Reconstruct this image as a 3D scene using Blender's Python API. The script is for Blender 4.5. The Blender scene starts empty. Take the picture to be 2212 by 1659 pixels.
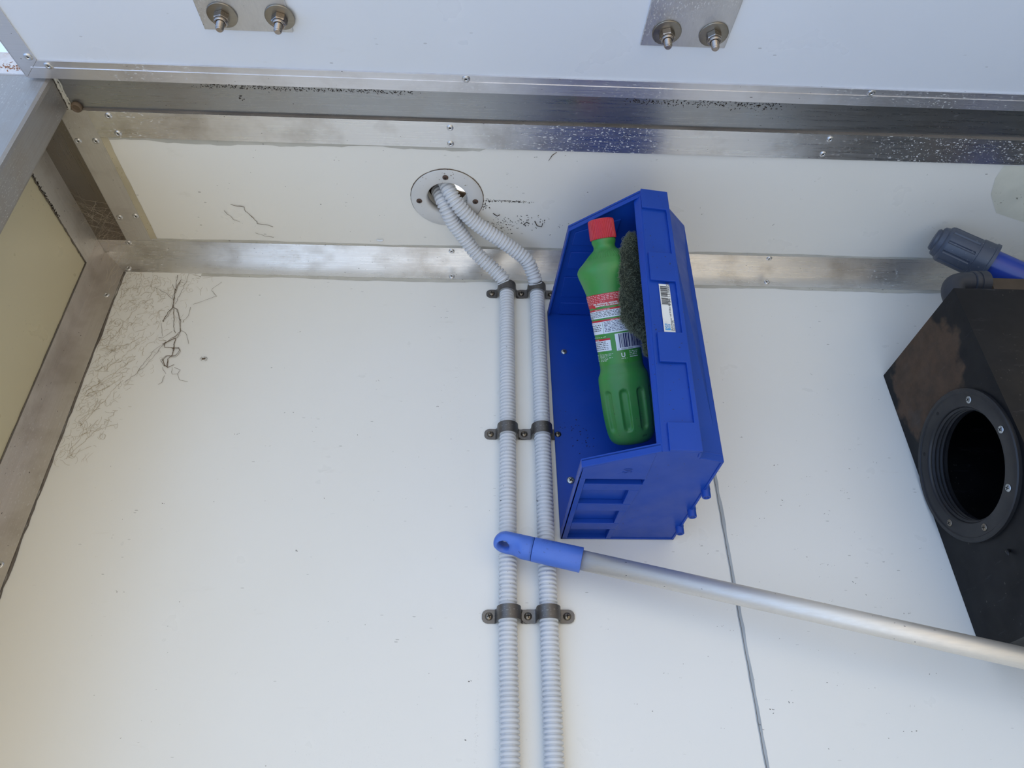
import bpy, bmesh, math, random
from mathutils import Vector, Matrix
random.seed(7)
S = 0.78            # working units to metres
GX = 1.67           # camera eye above the ground, working units
# The photograph was taken with the camera turned on its side: in the working frame x runs right,
# z up and y into the picture, and the place's own 'down' is the picture's right (+x).
RG = Matrix.Rotation(math.pi/2, 4, 'Y')
C = bpy.context.scene.collection
V = Vector
PI = math.pi

# ------------------------------------------------------------------ camera
def cam_axes(p, y, r):
    cp, sp, cy, sy, cr, sr = math.cos(p), math.sin(p), math.cos(y), math.sin(y), math.cos(r), math.sin(r)
    f = V((sy*cp, cy*cp, sp)); rt = V((cy, -sy, 0)); up = rt.cross(f)
    return rt*cr + up*sr, up*cr - rt*sr, f
rt, up, fw = cam_axes(math.radians(34.234), math.radians(2.861), math.radians(-0.612))
cam_d = bpy.data.cameras.new('camera')
cam_d.sensor_width = 36; cam_d.lens = 1598.5/2212*36; cam_d.clip_start = .01
cam = bpy.data.objects.new('camera', cam_d); C.objects.link(cam)
m = Matrix((rt, up, -fw)).transposed().to_4x4()
m = RG @ m
m.translation = V((0, -1.0, GX))*S
cam.matrix_world = m
bpy.context.scene.camera = cam

# ------------------------------------------------------------------ light
sc = bpy.context.scene
sc.view_settings.view_transform = 'Standard'
sc.view_settings.look = 'None'
sc.view_settings.gamma = 1
sc.view_settings.use_curve_mapping = False
sc.view_settings.exposure = 0.36
w = bpy.data.worlds.new('daylight'); sc.world = w; w.use_nodes = True
nt = w.node_tree; nt.nodes.clear()
def wn(t, **k):
    n = nt.nodes.new(t)
    for a, b in k.items(): setattr(n, a, b)
    return n
tc = wn('ShaderNodeTexCoord'); sx = wn('ShaderNodeSeparateXYZ'); nt.links.new(tc.outputs['Generated'], sx.inputs[0])
# a clear sky: pale near the horizon, deeper blue overhead, a little brighter on the side away from the open door
cr2 = wn('ShaderNodeValToRGB'); e = cr2.color_ramp.elements
e[0].position = .0; e[0].color = (.90, .91, .90, 1)
e[1].position = .95; e[1].color = (.30, .52, 1.0, 1)
q = e.new(.30); q.color = (.68, .87, 1.16, 1)
nt.links.new(sx.outputs[2], cr2.inputs[0])
ax_ = wn('ShaderNodeMapRange'); ax_.inputs[1].default_value = -1; ax_.inputs[2].default_value = 1; ax_.inputs[3].default_value = 1.15; ax_.inputs[4].default_value = .85
nt.links.new(sx.outputs[0], ax_.inputs[0])
mx = wn('ShaderNodeVectorMath', operation='SCALE')
nt.links.new(cr2.outputs[0], mx.inputs[0]); nt.links.new(ax_.outputs[0], mx.inputs['Scale'])
bg = wn('ShaderNodeBackground'); bg.inputs[1].default_value = 1.14
nt.links.new(mx.outputs[0], bg.inputs[0])
wo = wn('ShaderNodeOutputWorld'); nt.links.new(bg.outputs[0], wo.inputs[0])
sd = bpy.data.lights.new('sun', 'SUN'); sd.energy = 5.0; sd.angle = math.radians(.6); sd.color = (1, .95, .88)
so = bpy.data.objects.new('sun', sd); C.objects.link(so)
so.rotation_euler = V((.25, .45, .86)).to_track_quat('Z', 'Y').to_euler()   # high, from behind the vehicle body

# ------------------------------------------------------------------ helpers
def place(o, p):
    o.rotation_euler = (0, math.pi/2, 0); o.location = V((p.z, p.y, GX-p.x))*S
class MB:
    def __init__(s): s.v = []; s.f = []; s.m = []; s.sm = []
    def add(s, vs, fs, mat=0, smooth=False):
        b = len(s.v); s.v += [V(p) for p in vs]
        for f in fs: s.f.append([i+b for i in f]); s.m.append(mat); s.sm.append(smooth)
        return s
    def box(s, x0, x1, y0, y1, z0, z1, mat=0):
        x0, x1 = min(x0, x1), max(x0, x1); y0, y1 = min(y0, y1), max(y0, y1); z0, z1 = min(z0, z1), max(z0, z1)
        vs = [(x, y, z) for z in (z0, z1) for y in (y0, y1) for x in (x0, x1)]
        return s.add(vs, [(0, 2, 3, 1), (4, 5, 7, 6), (0, 1, 5, 4), (2, 6, 7, 3), (0, 4, 6, 2), (1, 3, 7, 5)], mat)
    def prism(s, a, b, mat=0, smooth=False):
        n = len(a)
        fs = [list(range(n))[::-1], list(range(n, 2*n))] + [(i, (i+1) % n, n+(i+1) % n, n+i) for i in range(n)]
        return s.add(list(a)+list(b), fs, mat, smooth)
    def rings(s, rs, mat=0, smooth=True, cap=(True, True), close=False):
        n = len(rs[0]); vs = [p for r in rs for p in r]; fs = []
        L = len(rs)
        for i in range(L if close else L-1):
            j = (i+1) % L
            for k in range(n):
                k2 = (k+1) % n
                fs.append((i*n+k, i*n+k2, j*n+k2, j*n+k))
        b = len(s.v)
        s.add(vs, fs, mat, smooth)
        if not close:
            if cap[0]: s.f.append([b+k for k in range(n)][::-1]); s.m.append(mat); s.sm.append(False)
            if cap[1]: s.f.append([b+(L-1)*n+k for k in range(n)]); s.m.append(mat); s.sm.append(False)
        return s
    def lathe(s, o, ax, prof, n=24, mat=0, smooth=True, cap=(True, True), ph=0):
        o = V(o); u, v, wv = basis(ax)
        rs = [[o + wv*h + (u*math.cos(2*PI*k/n+ph) + v*math.sin(2*PI*k/n+ph))*r for k in range(n)] for h, r in prof]
        return s.rings(rs, mat, smooth, cap)
    def grid(s, fn, nu, nv, mat=0, smooth=True):
        vs = [fn(i/nu, j/nv) for i in range(nu+1) for j in range(nv+1)]
        fs = [(i*(nv+1)+j, (i+1)*(nv+1)+j, (i+1)*(nv+1)+j+1, i*(nv+1)+j+1) for i in range(nu) for j in range(nv)]
        return s.add(vs, fs, mat, smooth)
    def tube(s, pts, rad, n=16, mat=0, smooth=True, cap=(True, True)):
        pts = [V(p) for p in pts]
        rs = []; t0 = (pts[1]-pts[0]).normalized(); u, v, _ = basis(t0)
        for i, p in enumerate(pts):
            t = (pts[min(i+1, len(pts)-1)] - pts[max(i-1, 0)])
            if t.length < 1e-9: t = t0
            t.normalize(); qn = t0.rotation_difference(t); u = qn @ u; v = qn @ v; t0 = t
            r = rad(i) if callable(rad) else rad
            rs.append([p + (u*math.cos(2*PI*k/n) + v*math.sin(2*PI*k/n))*r for k in range(n)])
        return s.rings(rs, mat, smooth, cap)
    def build(s, name, mats, parent=None, origin=None, bevel=0, bevseg=2, recalc=True):
        if not isinstance(mats, (list, tuple)): mats = [mats]
        if parent is not None: base = V(parent['_o'])
        else: base = V(origin) if origin is not None else V((0, 0, 0))
        me = bpy.data.meshes.new(name)
        me.from_pydata([tuple((p-base)*S) for p in s.v], [], s.f)
        for mt in mats: me.materials.append(mt)
        for i, p in enumerate(me.polygons): p.material_index = s.m[i]; p.use_smooth = s.sm[i]
        if recalc:
            bm = bmesh.new(); bm.from_mesh(me); bmesh.ops.recalc_face_normals(bm, faces=bm.faces); bm.to_mesh(me); bm.free()
        me.update()
        o = bpy.data.objects.new(name, me); C.objects.link(o)
        o['_o'] = tuple(base)
        if parent is not None: o.parent = parent
        else: place(o, base)
        if bevel:
            bv = o.modifiers.new('bevel', 'BEVEL'); bv.width = bevel*S; bv.segments = bevseg; bv.limit_method = 'ANGLE'; bv.angle_limit = math.radians(40)
        return o
def basis(ax):
    wv = V(ax).normalized(); a = V((1, 0, 0)) if abs(wv.x) < .8 else V((0, 0, 1))
    u = (a - wv*a.dot(wv)).normalized(); v = wv.cross(u)
    return u, v, wv
def root(name, loc):
    o = bpy.data.objects.new(name, None); C.objects.link(o); o.empty_display_size = .02
    o['_o'] = tuple(loc); place(o, V(loc))
    return o
def tag(o, label=None, cat=None, group=None, kind=None):
    if label: o['label'] = label
    if cat: o['category'] = cat
    if group: o['group'] = group
    if kind: o['kind'] = kind
    return o
def dup(o, off, label=None, parent=None):
    c = o.copy(); C.objects.link(c)
    if parent is not None: c.parent = parent
    else:
        c.location = o.location + V(off)*S
        c['_o'] = tuple(V(o['_o'])+V(off))
    if label: c['label'] = label
    for ch in list(o.children): dup(ch, (0, 0, 0), parent=c)
    return c
def smooth_path(pts, n=8):
    pts = [V(p) for p in pts]; out = []
    P = [pts[0]*2-pts[1]] + pts + [pts[-1]*2-pts[-2]]
    for i in range(1, len(P)-2):
        for k in range(n):
            t = k/n; a, b, c, d = P[i-1], P[i], P[i+1], P[i+2]
            out.append(.5*((2*b) + (c-a)*t + (2*a-5*b+4*c-d)*t*t + (3*b-a-3*c+d)*t**3))
    out.append(pts[-1]); return out
def resample(pts, step):
    out = [pts[0].copy()]; acc = 0; last = pts[0]
    for p in pts[1:]:
        d = (p-last).length
        while acc + d >= step:
            t = (step-acc)/d; last = last.lerp(p, t); out.append(last.copy()); d = (p-last).length; acc = 0
        acc += d; last = p
    return out
def text2d(txt, size, align='LEFT', squash=1.0, bold=0):
    cu = bpy.data.curves.new('t', 'FONT'); cu.body = txt; cu.size = size; cu.align_x = align; cu.offset = bold; cu.resolution_u = 2
    ob = bpy.data.objects.new('t', cu); C.objects.link(ob)
    dg = bpy.context.evaluated_depsgraph_get(); me = bpy.data.meshes.new_from_object(ob.evaluated_get(dg))
    vs = [(v.co.x*squash, v.co.y) for v in me.vertices]; fs = [tuple(p.vertices) for p in me.polygons]
    bpy.data.objects.remove(ob); bpy.data.curves.remove(cu); bpy.data.meshes.remove(me)
    return vs, fs

# ------------------------------------------------------------------ materials
def mat(name, col, rough=.5, metal=0, spec=.5, coat=0, **k):
    m_ = bpy.data.materials.new(name); m_.use_nodes = True
    b = m_.node_tree.nodes['Principled BSDF']
    b.inputs['Base Color'].default_value = (*col, 1); b.inputs['Roughness'].default_value = rough
    b.inputs['Metallic'].default_value = metal; b.inputs['Specular IOR Level'].default_value = spec
    b.inputs['Coat Weight'].default_value = coat
    return m_
class NG:
    def __init__(s, m_): s.t = m_.node_tree; s.b = s.t.nodes['Principled BSDF']
    def n(s, typ, ins=None, **k):
        x = s.t.nodes.new(typ)
        for a, b in k.items(): setattr(x, a, b)
        for a, b in (ins or {}).items():
            if isinstance(b, bpy.types.NodeSocket): s.t.links.new(b, x.inputs[a])
            else: x.inputs[a].default_value = b
        return x
    def coord(s, scale=(1, 1, 1), loc=(0, 0, 0)):
        tc = s.n('ShaderNodeTexCoord')
        return s.n('ShaderNodeMapping', {'Vector': tc.outputs['Object'], 'Scale': scale, 'Location': loc}).outputs[0]
    def noise(s, vec, scale, detail=3, rough=.5):
        return s.n('ShaderNodeTexNoise', {'Vector': vec, 'Scale': scale, 'Detail': detail, 'Roughness': rough}).outputs[0]
    def rng(s, val, a, b, c=0, d=1):
        return s.n('ShaderNodeMapRange', {0: val, 1: a, 2: b, 3: c, 4: d}).outputs[0]
    def math(s, op, a, b=0):
        return s.n('ShaderNodeMath', {0: a, 1: b}, operation=op).outputs[0]
    def mix(s, fac, a, b):
        x = s.n('ShaderNodeMix', data_type='RGBA')
        for i, q in ((0, fac), (6, a), (7, b)):
            if isinstance(q, bpy.types.NodeSocket): s.t.links.new(q, x.inputs[i])
            else: x.inputs[i].default_value = q if i == 0 else (*q, 1)
        return x.outputs[2]
    def specks(s, vec, scale, thr, keep=.5, jit=None):
        """small scattered spots: voronoi dots, thinned by a random value per cell and by a patchy noise"""
        vo = s.n('ShaderNodeTexVoronoi', {'Vector': vec, 'Scale': scale, 'Randomness': 1.0})
        d = s.math('LESS_THAN', vo.outputs['Distance'], thr)
        r = s.n('ShaderNodeSeparateColor', {0: vo.outputs['Color']})
        k = s.math('LESS_THAN', r.outputs[0], keep)
        return s.math('MULTIPLY', d, k)
    def link(s, out, name): s.t.links.new(out, s.b.inputs[name])
    def bump(s, h, strength=.2, dist=.001):
        x = s.n('ShaderNodeBump', {'Height': h, 'Strength': strength, 'Distance': dist}); s.link(x.outputs[0], 'Normal')

def white_panel(name, col, yellow=(.74, .66, .46), seed=0, ym=None):
    m_ = mat(name, col, .34, spec=.5); g = NG(m_)
    v = g.coord(loc=(seed, seed*.7, 0)); v2 = g.coord(scale=(1, 1, 1.9), loc=(seed*2, 0, 0)); v3 = g.coord(scale=(.5, 1, 2.2), loc=(0, seed, seed))
    big = g.noise(v, 5, 4)
    c = g.mix(g.rng(big, .35, .75, 0, .5), col, tuple(x*y for x, y in zip(col, (.965, .955, .925))))
    warp = g.n('ShaderNodeVectorMath', {0: v2, 1: g.n('ShaderNodeTexNoise', {'Vector': v, 'Scale': 400}).outputs['Color']}, operation='MULTIPLY_ADD')
    warp.inputs[1].default_value = (1, 1, 1)
    g.t.links.new(v2, warp.inputs[0])
    sc_ = g.n('ShaderNodeVectorMath', {0: g.n('ShaderNodeTexNoise', {'Vector': v, 'Scale': 400}).outputs['Color'], 'Scale': .0022}, operation='SCALE').outputs[0]
    g.t.links.new(sc_, warp.inputs[2])
    wv = warp.outputs[0]
    patch = g.rng(g.noise(v, 9, 3), .48, .66)
    s1 = g.math('MULTIPLY', g.math('MAXIMUM', g.specks(wv, 70, .060, .16), g.specks(wv, 130, .10, .07)), 1)
    s2 = g.math('MULTIPLY', g.specks(v3, 120, .12, .16), patch)
    fine = g.math('MULTIPLY', g.specks(wv, 330, .16, .25), patch)
    tot = g.math('MAXIMUM', g.math('MAXIMUM', s1, g.math('MULTIPLY', s2, .55)), g.math('MULTIPLY', fine, .55))
    smear = g.math('MULTIPLY', g.rng(g.noise(v3, 30, 5, .7), .62, .8), g.math('MULTIPLY', patch, .35))
    c = g.mix(smear, c, (.50, .47, .40))
    c = g.mix(tot, c, (.07, .06, .05))
    g.link(c, 'Base Color')
    g.link(g.rng(g.noise(v, 14, 4), .3, .7, .26, .42), 'Roughness')
    g.bump(g.noise(v, 600, 2), .05, .0002)
    return m_
def alu(name, axis='x', col=(.66, .66, .67), rough=.33, speck=.5, dirty=.2, metal=1.0, dirt_col=(.30, .25, .19), dens=.35):
    m_ = mat(name, col, rough, metal); g = NG(m_)
    st = {'x': (1, 40, 40), 'y': (40, 1, 40), 'z': (40, 40, 1)}[axis]
    v = g.coord(); vs = g.coord(scale=st)
    streak = g.noise(vs, 14, 4, .6)
    blot = g.noise(v, 16, 4, .6)
    ve = {'x': (1, 2.2, 2.2), 'y': (2.2, 1, 2.2), 'z': (2.2, 2.2, 1)}[axis]
    vv = g.coord(scale=ve)
    warp = g.n('ShaderNodeVectorMath', {0: g.n('ShaderNodeTexNoise', {'Vector': v, 'Scale': 260}).outputs['Color'], 'Scale': .006}, operation='SCALE').outputs[0]
    wv = g.n('ShaderNodeVectorMath', {0: vv, 1: warp}, operation='ADD').outputs[0]
    pat = g.rng(g.noise(v, 7, 2), .40, .62)
    sp = g.math('MULTIPLY', g.math('MAXIMUM', g.specks(wv, 150, .24, dens), g.specks(wv, 330, .27, dens)), pat)
    sp = g.math('MULTIPLY', sp, speck)
    c = g.mix(g.rng(streak, .3, .7, 0, .30), col, tuple(x*.86 for x in col))
    c = g.mix(g.math('MULTIPLY', g.rng(blot, .48, .68), dirty), c, dirt_col)
    c = g.mix(sp, c, (.80, .80, .80))
    dk = g.specks(wv, 110, .09, .16)
    c = g.mix(dk, c, (.06, .05, .04))
    g.link(c, 'Base Color')
    mt = g.math('SUBTRACT', metal, g.math('MAXIMUM', g.math('MULTIPLY', sp, .75), g.math('MULTIPLY', dk, .9)))
    g.link(mt, 'Metallic')
    g.link(g.math('ADD', g.rng(streak, .3, .7, rough-.06, rough+.08), g.math('MULTIPLY', sp, .2)), 'Roughness')
    g.bump(streak, .05, .0002)
    return m_
def plastic(name, col, rough=.4, var=.12, dirt=.15, dirt_col=(.02, .02, .03), spec=.5, dscale=120):
    m_ = mat(name, col, rough, spec=spec); g = NG(m_); v = g.coord()
    n1 = g.noise(v, 18, 4)
    c = g.mix(g.rng(n1, .3, .7), tuple(x*(1-var) for x in col), tuple(min(1, x*(1+var)) for x in col))
    warp = g.n('ShaderNodeVectorMath', {0: g.n('ShaderNodeTexNoise', {'Vector': v, 'Scale': 300}).outputs['Color'], 'Scale': .004}, operation='SCALE').outputs[0]
    wv = g.n('ShaderNodeVectorMath', {0: v, 1: warp}, operation='ADD').outputs[0]
    pat = g.rng(g.noise(v, 12, 3), .5, .65)
    sp = g.math('MULTIPLY', g.math('MAXIMUM', g.specks(wv, dscale, .13, .22), g.specks(wv, dscale*2.4, .2, .2)), pat)
    c = g.mix(g.math('MULTIPLY', sp, min(1, dirt*5)), c, dirt_col)
    g.link(c, 'Base Color')
    g.link(g.rng(g.noise(v, 40, 4), .3, .7, rough-.07, rough+.1), 'Roughness')
    g.bump(g.noise(v, 900, 2), .06, .0002)
    return m_

M = {}
M['wall'] = white_panel('white_panel', (.79, .79, .765), seed=0)
M['ceil'] = white_panel('white_ceiling_panel', (.79, .78, .735), seed=3)
M['flap'] = white_panel('white_door_panel', (.74, .785, .86), seed=9)
M['sidewall'] = white_panel('cream_side_panel', (.60, .54, .37), seed=5)
M['alu_x'] = alu('aluminium_angle', 'x', (.82, .815, .81), .30, 1.0, .35, metal=.96, dens=.45)
M['alu_xd'] = alu('door_edge_aluminium', 'x', (.80, .80, .83), .34, .8, .2, metal=.85, dens=.45)
M['alu_z'] = alu('corner_aluminium', 'z', (.66, .62, .58), .45, .4, .35, metal=.7)
M['alu_y'] = alu('side_aluminium', 'y', (.66, .64, .60), .45, .4, .35, metal=.7)
M['alu_d'] = alu('dark_reflection_leg', 'y', (.26, .23, .20), .30, .25, .4)  # same aluminium as the other leg, base darkened for its dark reflection
M['steel'] = alu('header_steel', 'x', (.40, .41, .42), .30, .12, .2, metal=.9)
M['jamb'] = alu('jamb_steel', 'z', (.36, .35, .34), .45, .5, .35, metal=.65)
M['beam'] = alu('rust_streaked_beam', 'x', (.62, .63, .66), .55, .6, .75, metal=.3, dirt_col=(.30, .12, .05))
M['plate'] = alu('plate_aluminium', 'y', (.66, .66, .67), .40, 1.0, .2, metal=.9, dens=.62)
M['washer'] = alu('stained_washer_steel', 'x', (.34, .31, .26), .40, 0, .5, dirt_col=(.12, .08, .05))
M['bolt'] = alu('bolt_steel', 'x', (.42, .37, .33), .28, 0, .5, dirt_col=(.16, .09, .05))
M['rivet'] = mat('rivet_aluminium', (.66, .66, .66), .3, .9)
M['dark'] = mat('dark_hole', (.012, .011, .010), .8)
M['seal'] = plastic('grey_sealant', (.50, .49, .44), .6, .12, .3, (.15, .14, .12))
M['seal_d'] = plastic('dark_old_sealant', (.14, .12, .10), .7, .3, .2)
M['glue'] = plastic('yellowed_adhesive', (.48, .43, .31), .55, .18, .4, (.28, .24, .12))
M['aged'] = plastic('aged_panel_patch', (.69, .685, .585), .45, .12, .3, (.2, .2, .15))
M['joint'] = plastic('seam_sealant', (.37, .41, .45), .5, .15, .3)
M['conduit'] = plastic('grey_conduit_plastic', (.62, .64, .67), .42, .05, .35, (.06, .06, .06), dscale=140)
M['clamp'] = alu('galvanised_clamp', 'x', (.20, .19, .18), .45, .12, .6, metal=.85, dirt_col=(.10, .09, .08))
M['screw'] = alu('stained_screw_steel', 'x', (.25, .215, .17), .35, 0, .5)
M['rust'] = plastic('rusty_screw', (.085, .050, .035), .7, .3, .3)
M['screw_z'] = mat('zinc_screw_steel', (.5, .52, .52), .35, .9)
M['bin'] = plastic('blue_bin_plastic', (.006, .052, .34), .38, .06, .15, spec=.35)
M['grip'] = plastic('blue_grip_plastic', (.072, .168, .59), .44, .08, .35, (.03, .05, .16))
M['tube'] = alu('handle_tube_aluminium', 'x', (.79, .735, .655), .50, .1, .08, metal=.72)
M['bottle'] = plastic('green_bottle_plastic', (.042, .255, .050), .40, .14, .3, (.015, .05, .02))
g = NG(M['bottle']); c0 = g.b.inputs['Base Color'].links[0].from_socket
g.link(g.mix(g.rng(g.noise(g.coord(), 22, 5, .65), .42, .72, .0, .32), c0, (.17, .20, .11)), 'Base Color')   # dust film
M['cap'] = plastic('red_cap_plastic', (.50, .020, .035), .36, .05, .05)
M['lab_red'] = plastic('label_red', (.52, .02, .03), .35, .05, .05)
M['lab_white'] = plastic('label_white', (.72, .76, .82), .4, .04, .1)
M['lab_green'] = plastic('label_green', (.05, .26, .04), .32, .05, .05)
M['ink_white'] = mat('white_print', (.72, .78, .74), .5)
M['ink_pink'] = mat('pink_print', (.80, .50, .50), .5)
M['ink_blue'] = mat('navy_print', (.02, .025, .11), .5)
M['ink_black'] = mat('black_print', (.02, .02, .025), .5)
M['sticker'] = plastic('sticker_paper', (.74, .74, .70), .6, .04, .3, (.35, .33, .3))
M['sky_blue'] = mat('light_blue_print', (.06, .30, .60), .5)
M['tank'] = plastic('black_tank_plastic', (.007, .007, .008), .48, .3, .25, (.06, .055, .05))
M['tank'].node_tree.nodes['Principled BSDF'].inputs['Specular IOR Level'].default_value = .22
M['ring'] = plastic('black_ring_plastic', (.012, .012, .014), .46, .3, .2, (.09, .08, .07))
M['nut'] = plastic('slate_fitting_plastic', (.055, .068, .098), .42, .06, .1, (.35, .36, .40))
M['barrel'] = plastic('blue_barrel_plastic', (.02, .05, .30), .18, .05, .05)
M['ledge'] = plastic('dirty_brown_ledge', (.075, .050, .030), .6, .3, .5, (.25, .23, .2))
M['hose'] = plastic('dark_hose_rubber', (.035, .038, .048), .5, .15, .1, (.15, .15, .15))
M['pad'] = mat('pad_gap_shade', (.026, .033, .024), .9, spec=.2)  # core coloured dark for the shaded gaps between the strands
M['fibre'] = mat('scouring_fibre_strand', (.20, .225, .155), .7, spec=.3)
M['webf'] = mat('fine_web_fluff', (.40, .32, .20), .9, spec=.1)
M['web'] = mat('dusty_cobweb', (.16, .12, .085), .9, spec=.1)
M['web_l'] = mat('pale_cobweb', (.55, .48, .38), .9, spec=.1)
M['dirt'] = mat('dark_debris', (.035, .026, .020), .9, spec=.1)
M['flangew'] = plastic('white_flange_plastic', (.60, .60, .59), .45, .08, .3, (.2, .16, .12))
M['rust_o'] = plastic('orange_rust', (.27, .11, .045), .8, .3, .2)
M['brown'] = plastic('brown_plug', (.12, .085, .055), .6, .3, .3)
M['ground'] = plastic('concrete_ground', (.50, .40, .26), .85, .15, .2, (.2, .18, .15), dscale=20)
M['roof'] = mat('roof_sheet', (.7, .7, .7), .5)

# stains with a shape of their own on the tank's side face: a round brown rust bloom
g = NG(M['tank']); vv = g.coord()
def stain(cy, cz, r, col, amt, prev):
    d = g.n('ShaderNodeVectorMath', {0: vv, 1: (.0, cy*S, cz*S)}, operation='DISTANCE').outputs[1]
    nz = g.noise(vv, 40, 4); d2 = g.math('ADD', d, g.rng(nz, .3, .7, -.012, .012))
    f = g.math('MULTIPLY', g.rng(d2, r*S, (r-.012)*S), g.rng(g.noise(vv, 25, 5, .7), .25, .65, .35*amt, amt))
    return g.mix(f, prev, col)
prev = g.b.inputs['Base Color'].links[0].from_socket
prev = stain(.012, .160, .094, (.105, .060, .034), .9, prev)
prev = stain(.062, .118, .016, (.05, .047, .045), .5, prev)
scr = g.rng(g.noise(g.coord(scale=(1, 1, 6)), 18, 6, .75), .60, .78, 0, .35)
prev = g.mix(scr, prev, (.12, .12, .13))
g.link(prev, 'Base Color')
# the jamb's outer corner carries rust streaks
g = NG(M['jamb']); c0 = g.b.inputs['Base Color'].links[0].from_socket

# ------------------------------------------------------------------ the setting
H = .9525; XL = -.682; XR = 1.12; ZB = -1.1
def struct(mb, name, m_, bevel=0, parent=None):
    o = mb.build(name, m_, parent=parent, bevel=bevel)
    if parent is None: o['kind'] = 'structure'
    return o
SX = .3575
b = MB(); b.box(XL-.02, SX-.0008, 0, .03, ZB, H+.03); b.box(SX+.0008, XR, 0, .03, ZB, H+.03); b.box(SX-.002, SX+.002, .001, .03, ZB, H)
wall = struct(b, 'wall_back', M['wall'])
# seam strip pressed into the joint of the two wall panels
random.seed(3)
b = MB(); pts = []
n = 120
L = []; Rr = []
for i in range(n+1):
    z = ZB + (H-.046-ZB)*i/n
    L.append(SX-.0022+random.uniform(-.0004, .0004)); Rr.append(SX+.0040+random.uniform(-.0010, .0010))
for i in range(n):
    z0 = ZB + (H-.046-ZB)*i/n; z1 = ZB + (H-.046-ZB)*(i+1)/n
    b.add([(L[i], -.0003, z0), (Rr[i], -.0003, z0), (Rr[i+1], -.0003, z1), (L[i+1], -.0003, z1)], [(0, 1, 2, 3)])
    b.add([(L[i]+.0014, -.0008, z0), (L[i]+.0020, -.0008, z0), (L[i+1]+.0020, -.0008, z1), (L[i+1]+.0014, -.0008, z1)], [(0, 1, 2, 3)], 1)
struct(b, 'trim_1', [M['joint'], M['seal_d']])
b = MB(); b.box(XL-.03, XL, -.300, .0, ZB, H+.028); struct(b, 'ceiling', M['sidewall'])
b = MB(); b.box(XR, XR+.03, -.356, .03, ZB, H+.03); struct(b, 'floor', M['sidewall'])
gr = MB(); gr.box(GX, GX+.1, -40, 40, -40, 40); struct(gr, 'ground', M['ground'])
# far end wall of the compartment, outside the frame
b = MB(); b.box(XL, XR, -.356, .03, ZB-.03, ZB); struct(b, 'wall_left', M['wall'])
# unseen vehicle body behind and around the opening, extended to block the sun
b = MB(); b.box(-1.35, 1.25, .036, 1.6, -1.9, .985); b.box(-1.35, -.905, -.350, .036, -1.9, .985); b.box(XR+.032, 1.25, -.350, .036, -1.9, .985); b.box(-.905, XR+.032, -.350, .036, -1.9, ZB-.032); b.box(-1.34, 1.24, -.3495, -.305, .986, 1.006)
struct(b, 'trim_2', M['roof'])

# ceiling with the cable hole
HC = V((-.0625, -.150)); HR = .034
def plate_hole(mb, u0, u1, v0, v1, c, r, f, f2, n=48, mat=0):
    """flat plate u0..u1 x v0..v1 with a round hole; f maps (u,v) to the near face, f2 to the far one"""
    ring = [(c[0]+r*math.cos(2*PI*k/n), c[1]+r*math.sin(2*PI*k/n)) for k in range(n)]
    def edge(a):
        dx, dy = math.cos(a), math.sin(a); t = 1e9
        if dx > 1e-9: t = min(t, (u1-c[0])/dx)
        if dx < -1e-9: t = min(t, (u0-c[0])/dx)
        if dy > 1e-9: t = min(t, (v1-c[1])/dy)
        if dy < -1e-9: t = min(t, (v0-c[1])/dy)
        return (c[0]+dx*t, c[1]+dy*t)
    angs = sorted([2*PI*k/n for k in range(n)] + [math.atan2(v-c[1], u-c[0]) % (2*PI) for u in (u0, u1) for v in (v0, v1)])
    inn = [(c[0]+r*math.cos(a), c[1]+r*math.sin(a)) for a in angs]; out = [edge(a) for a in angs]
    k = len(angs)
    vs = [f(*p) for p in inn]+[f(*p) for p in out]+[f2(*p) for p in inn]+[f2(*p) for p in out]
    fs = []
    for i in range(k):
        j = (i+1) % k
        fs += [(i, j, k+j, k+i), (2*k+i, 2*k+j, 3*k+j, 3*k+i), (i, j, 2*k+j, 2*k+i), (k+i, k+j, 3*k+j, 3*k+i)]
    mb.add(vs, fs, mat)
b = MB(); plate_hole(b, XL, XR, -.302, 0, HC, HR, lambda u, v: (u, v, H), lambda u, v: (u, v, H+.028))
struct(b, 'wall_right', M['ceil'])

def rivet(mb, p, n_, r=.0052):
    mb.lathe(p, n_, [(0, r), (.0007, r*1.0), (.0016, r*.86), (.0021, r*.55), (.0017, r*.33), (.0004, r*.30)], 18, 0, cap=(False, False))
    mb.lathe(V(p)+V(n_)*.0005, n_, [(0, r*.31), (.0002, r*.31)], 12, 1)
def rivets(parent, pts, nrm, r=.0052):
    for p in pts:
        q = MB(); rivet(q, p, nrm, r); q.build('rivet', [M['rivet'], M['dark']], parent)

# angle along wall/ceiling corner
T = .0016
b = MB()
b.prism([(-.682, -T, .9065), (-.682, -T, H-T), (-.682, 0, H), (-.682, 0, .9065)], [(XR, -T, .9065), (XR, -T, H-T), (XR, 0, H), (XR, 0, .9065)])
b.prism([(-.682, -.0345, H-T), (-.682, -T, H-T), (-.682, 0, H), (-.682, -.0345, H)], [(XR, -.0345, H-T), (XR, -T, H-T), (XR, 0, H), (XR, -.0345, H)])
t3 = struct(b, 'trim_3', M['alu_x'])
rivets(t3, [(-.057, -T, .913), (.521, -T, .917), (-.629, -T, .914), (1.1, -T, .915)], (0, -1, 0))
rivets(t3, [(-.058, -.027, H-T), (.524, -.028, H-T), (-.629, -.028, H-T), (1.1, -.028, H-T)], (0, 0, -1))
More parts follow.
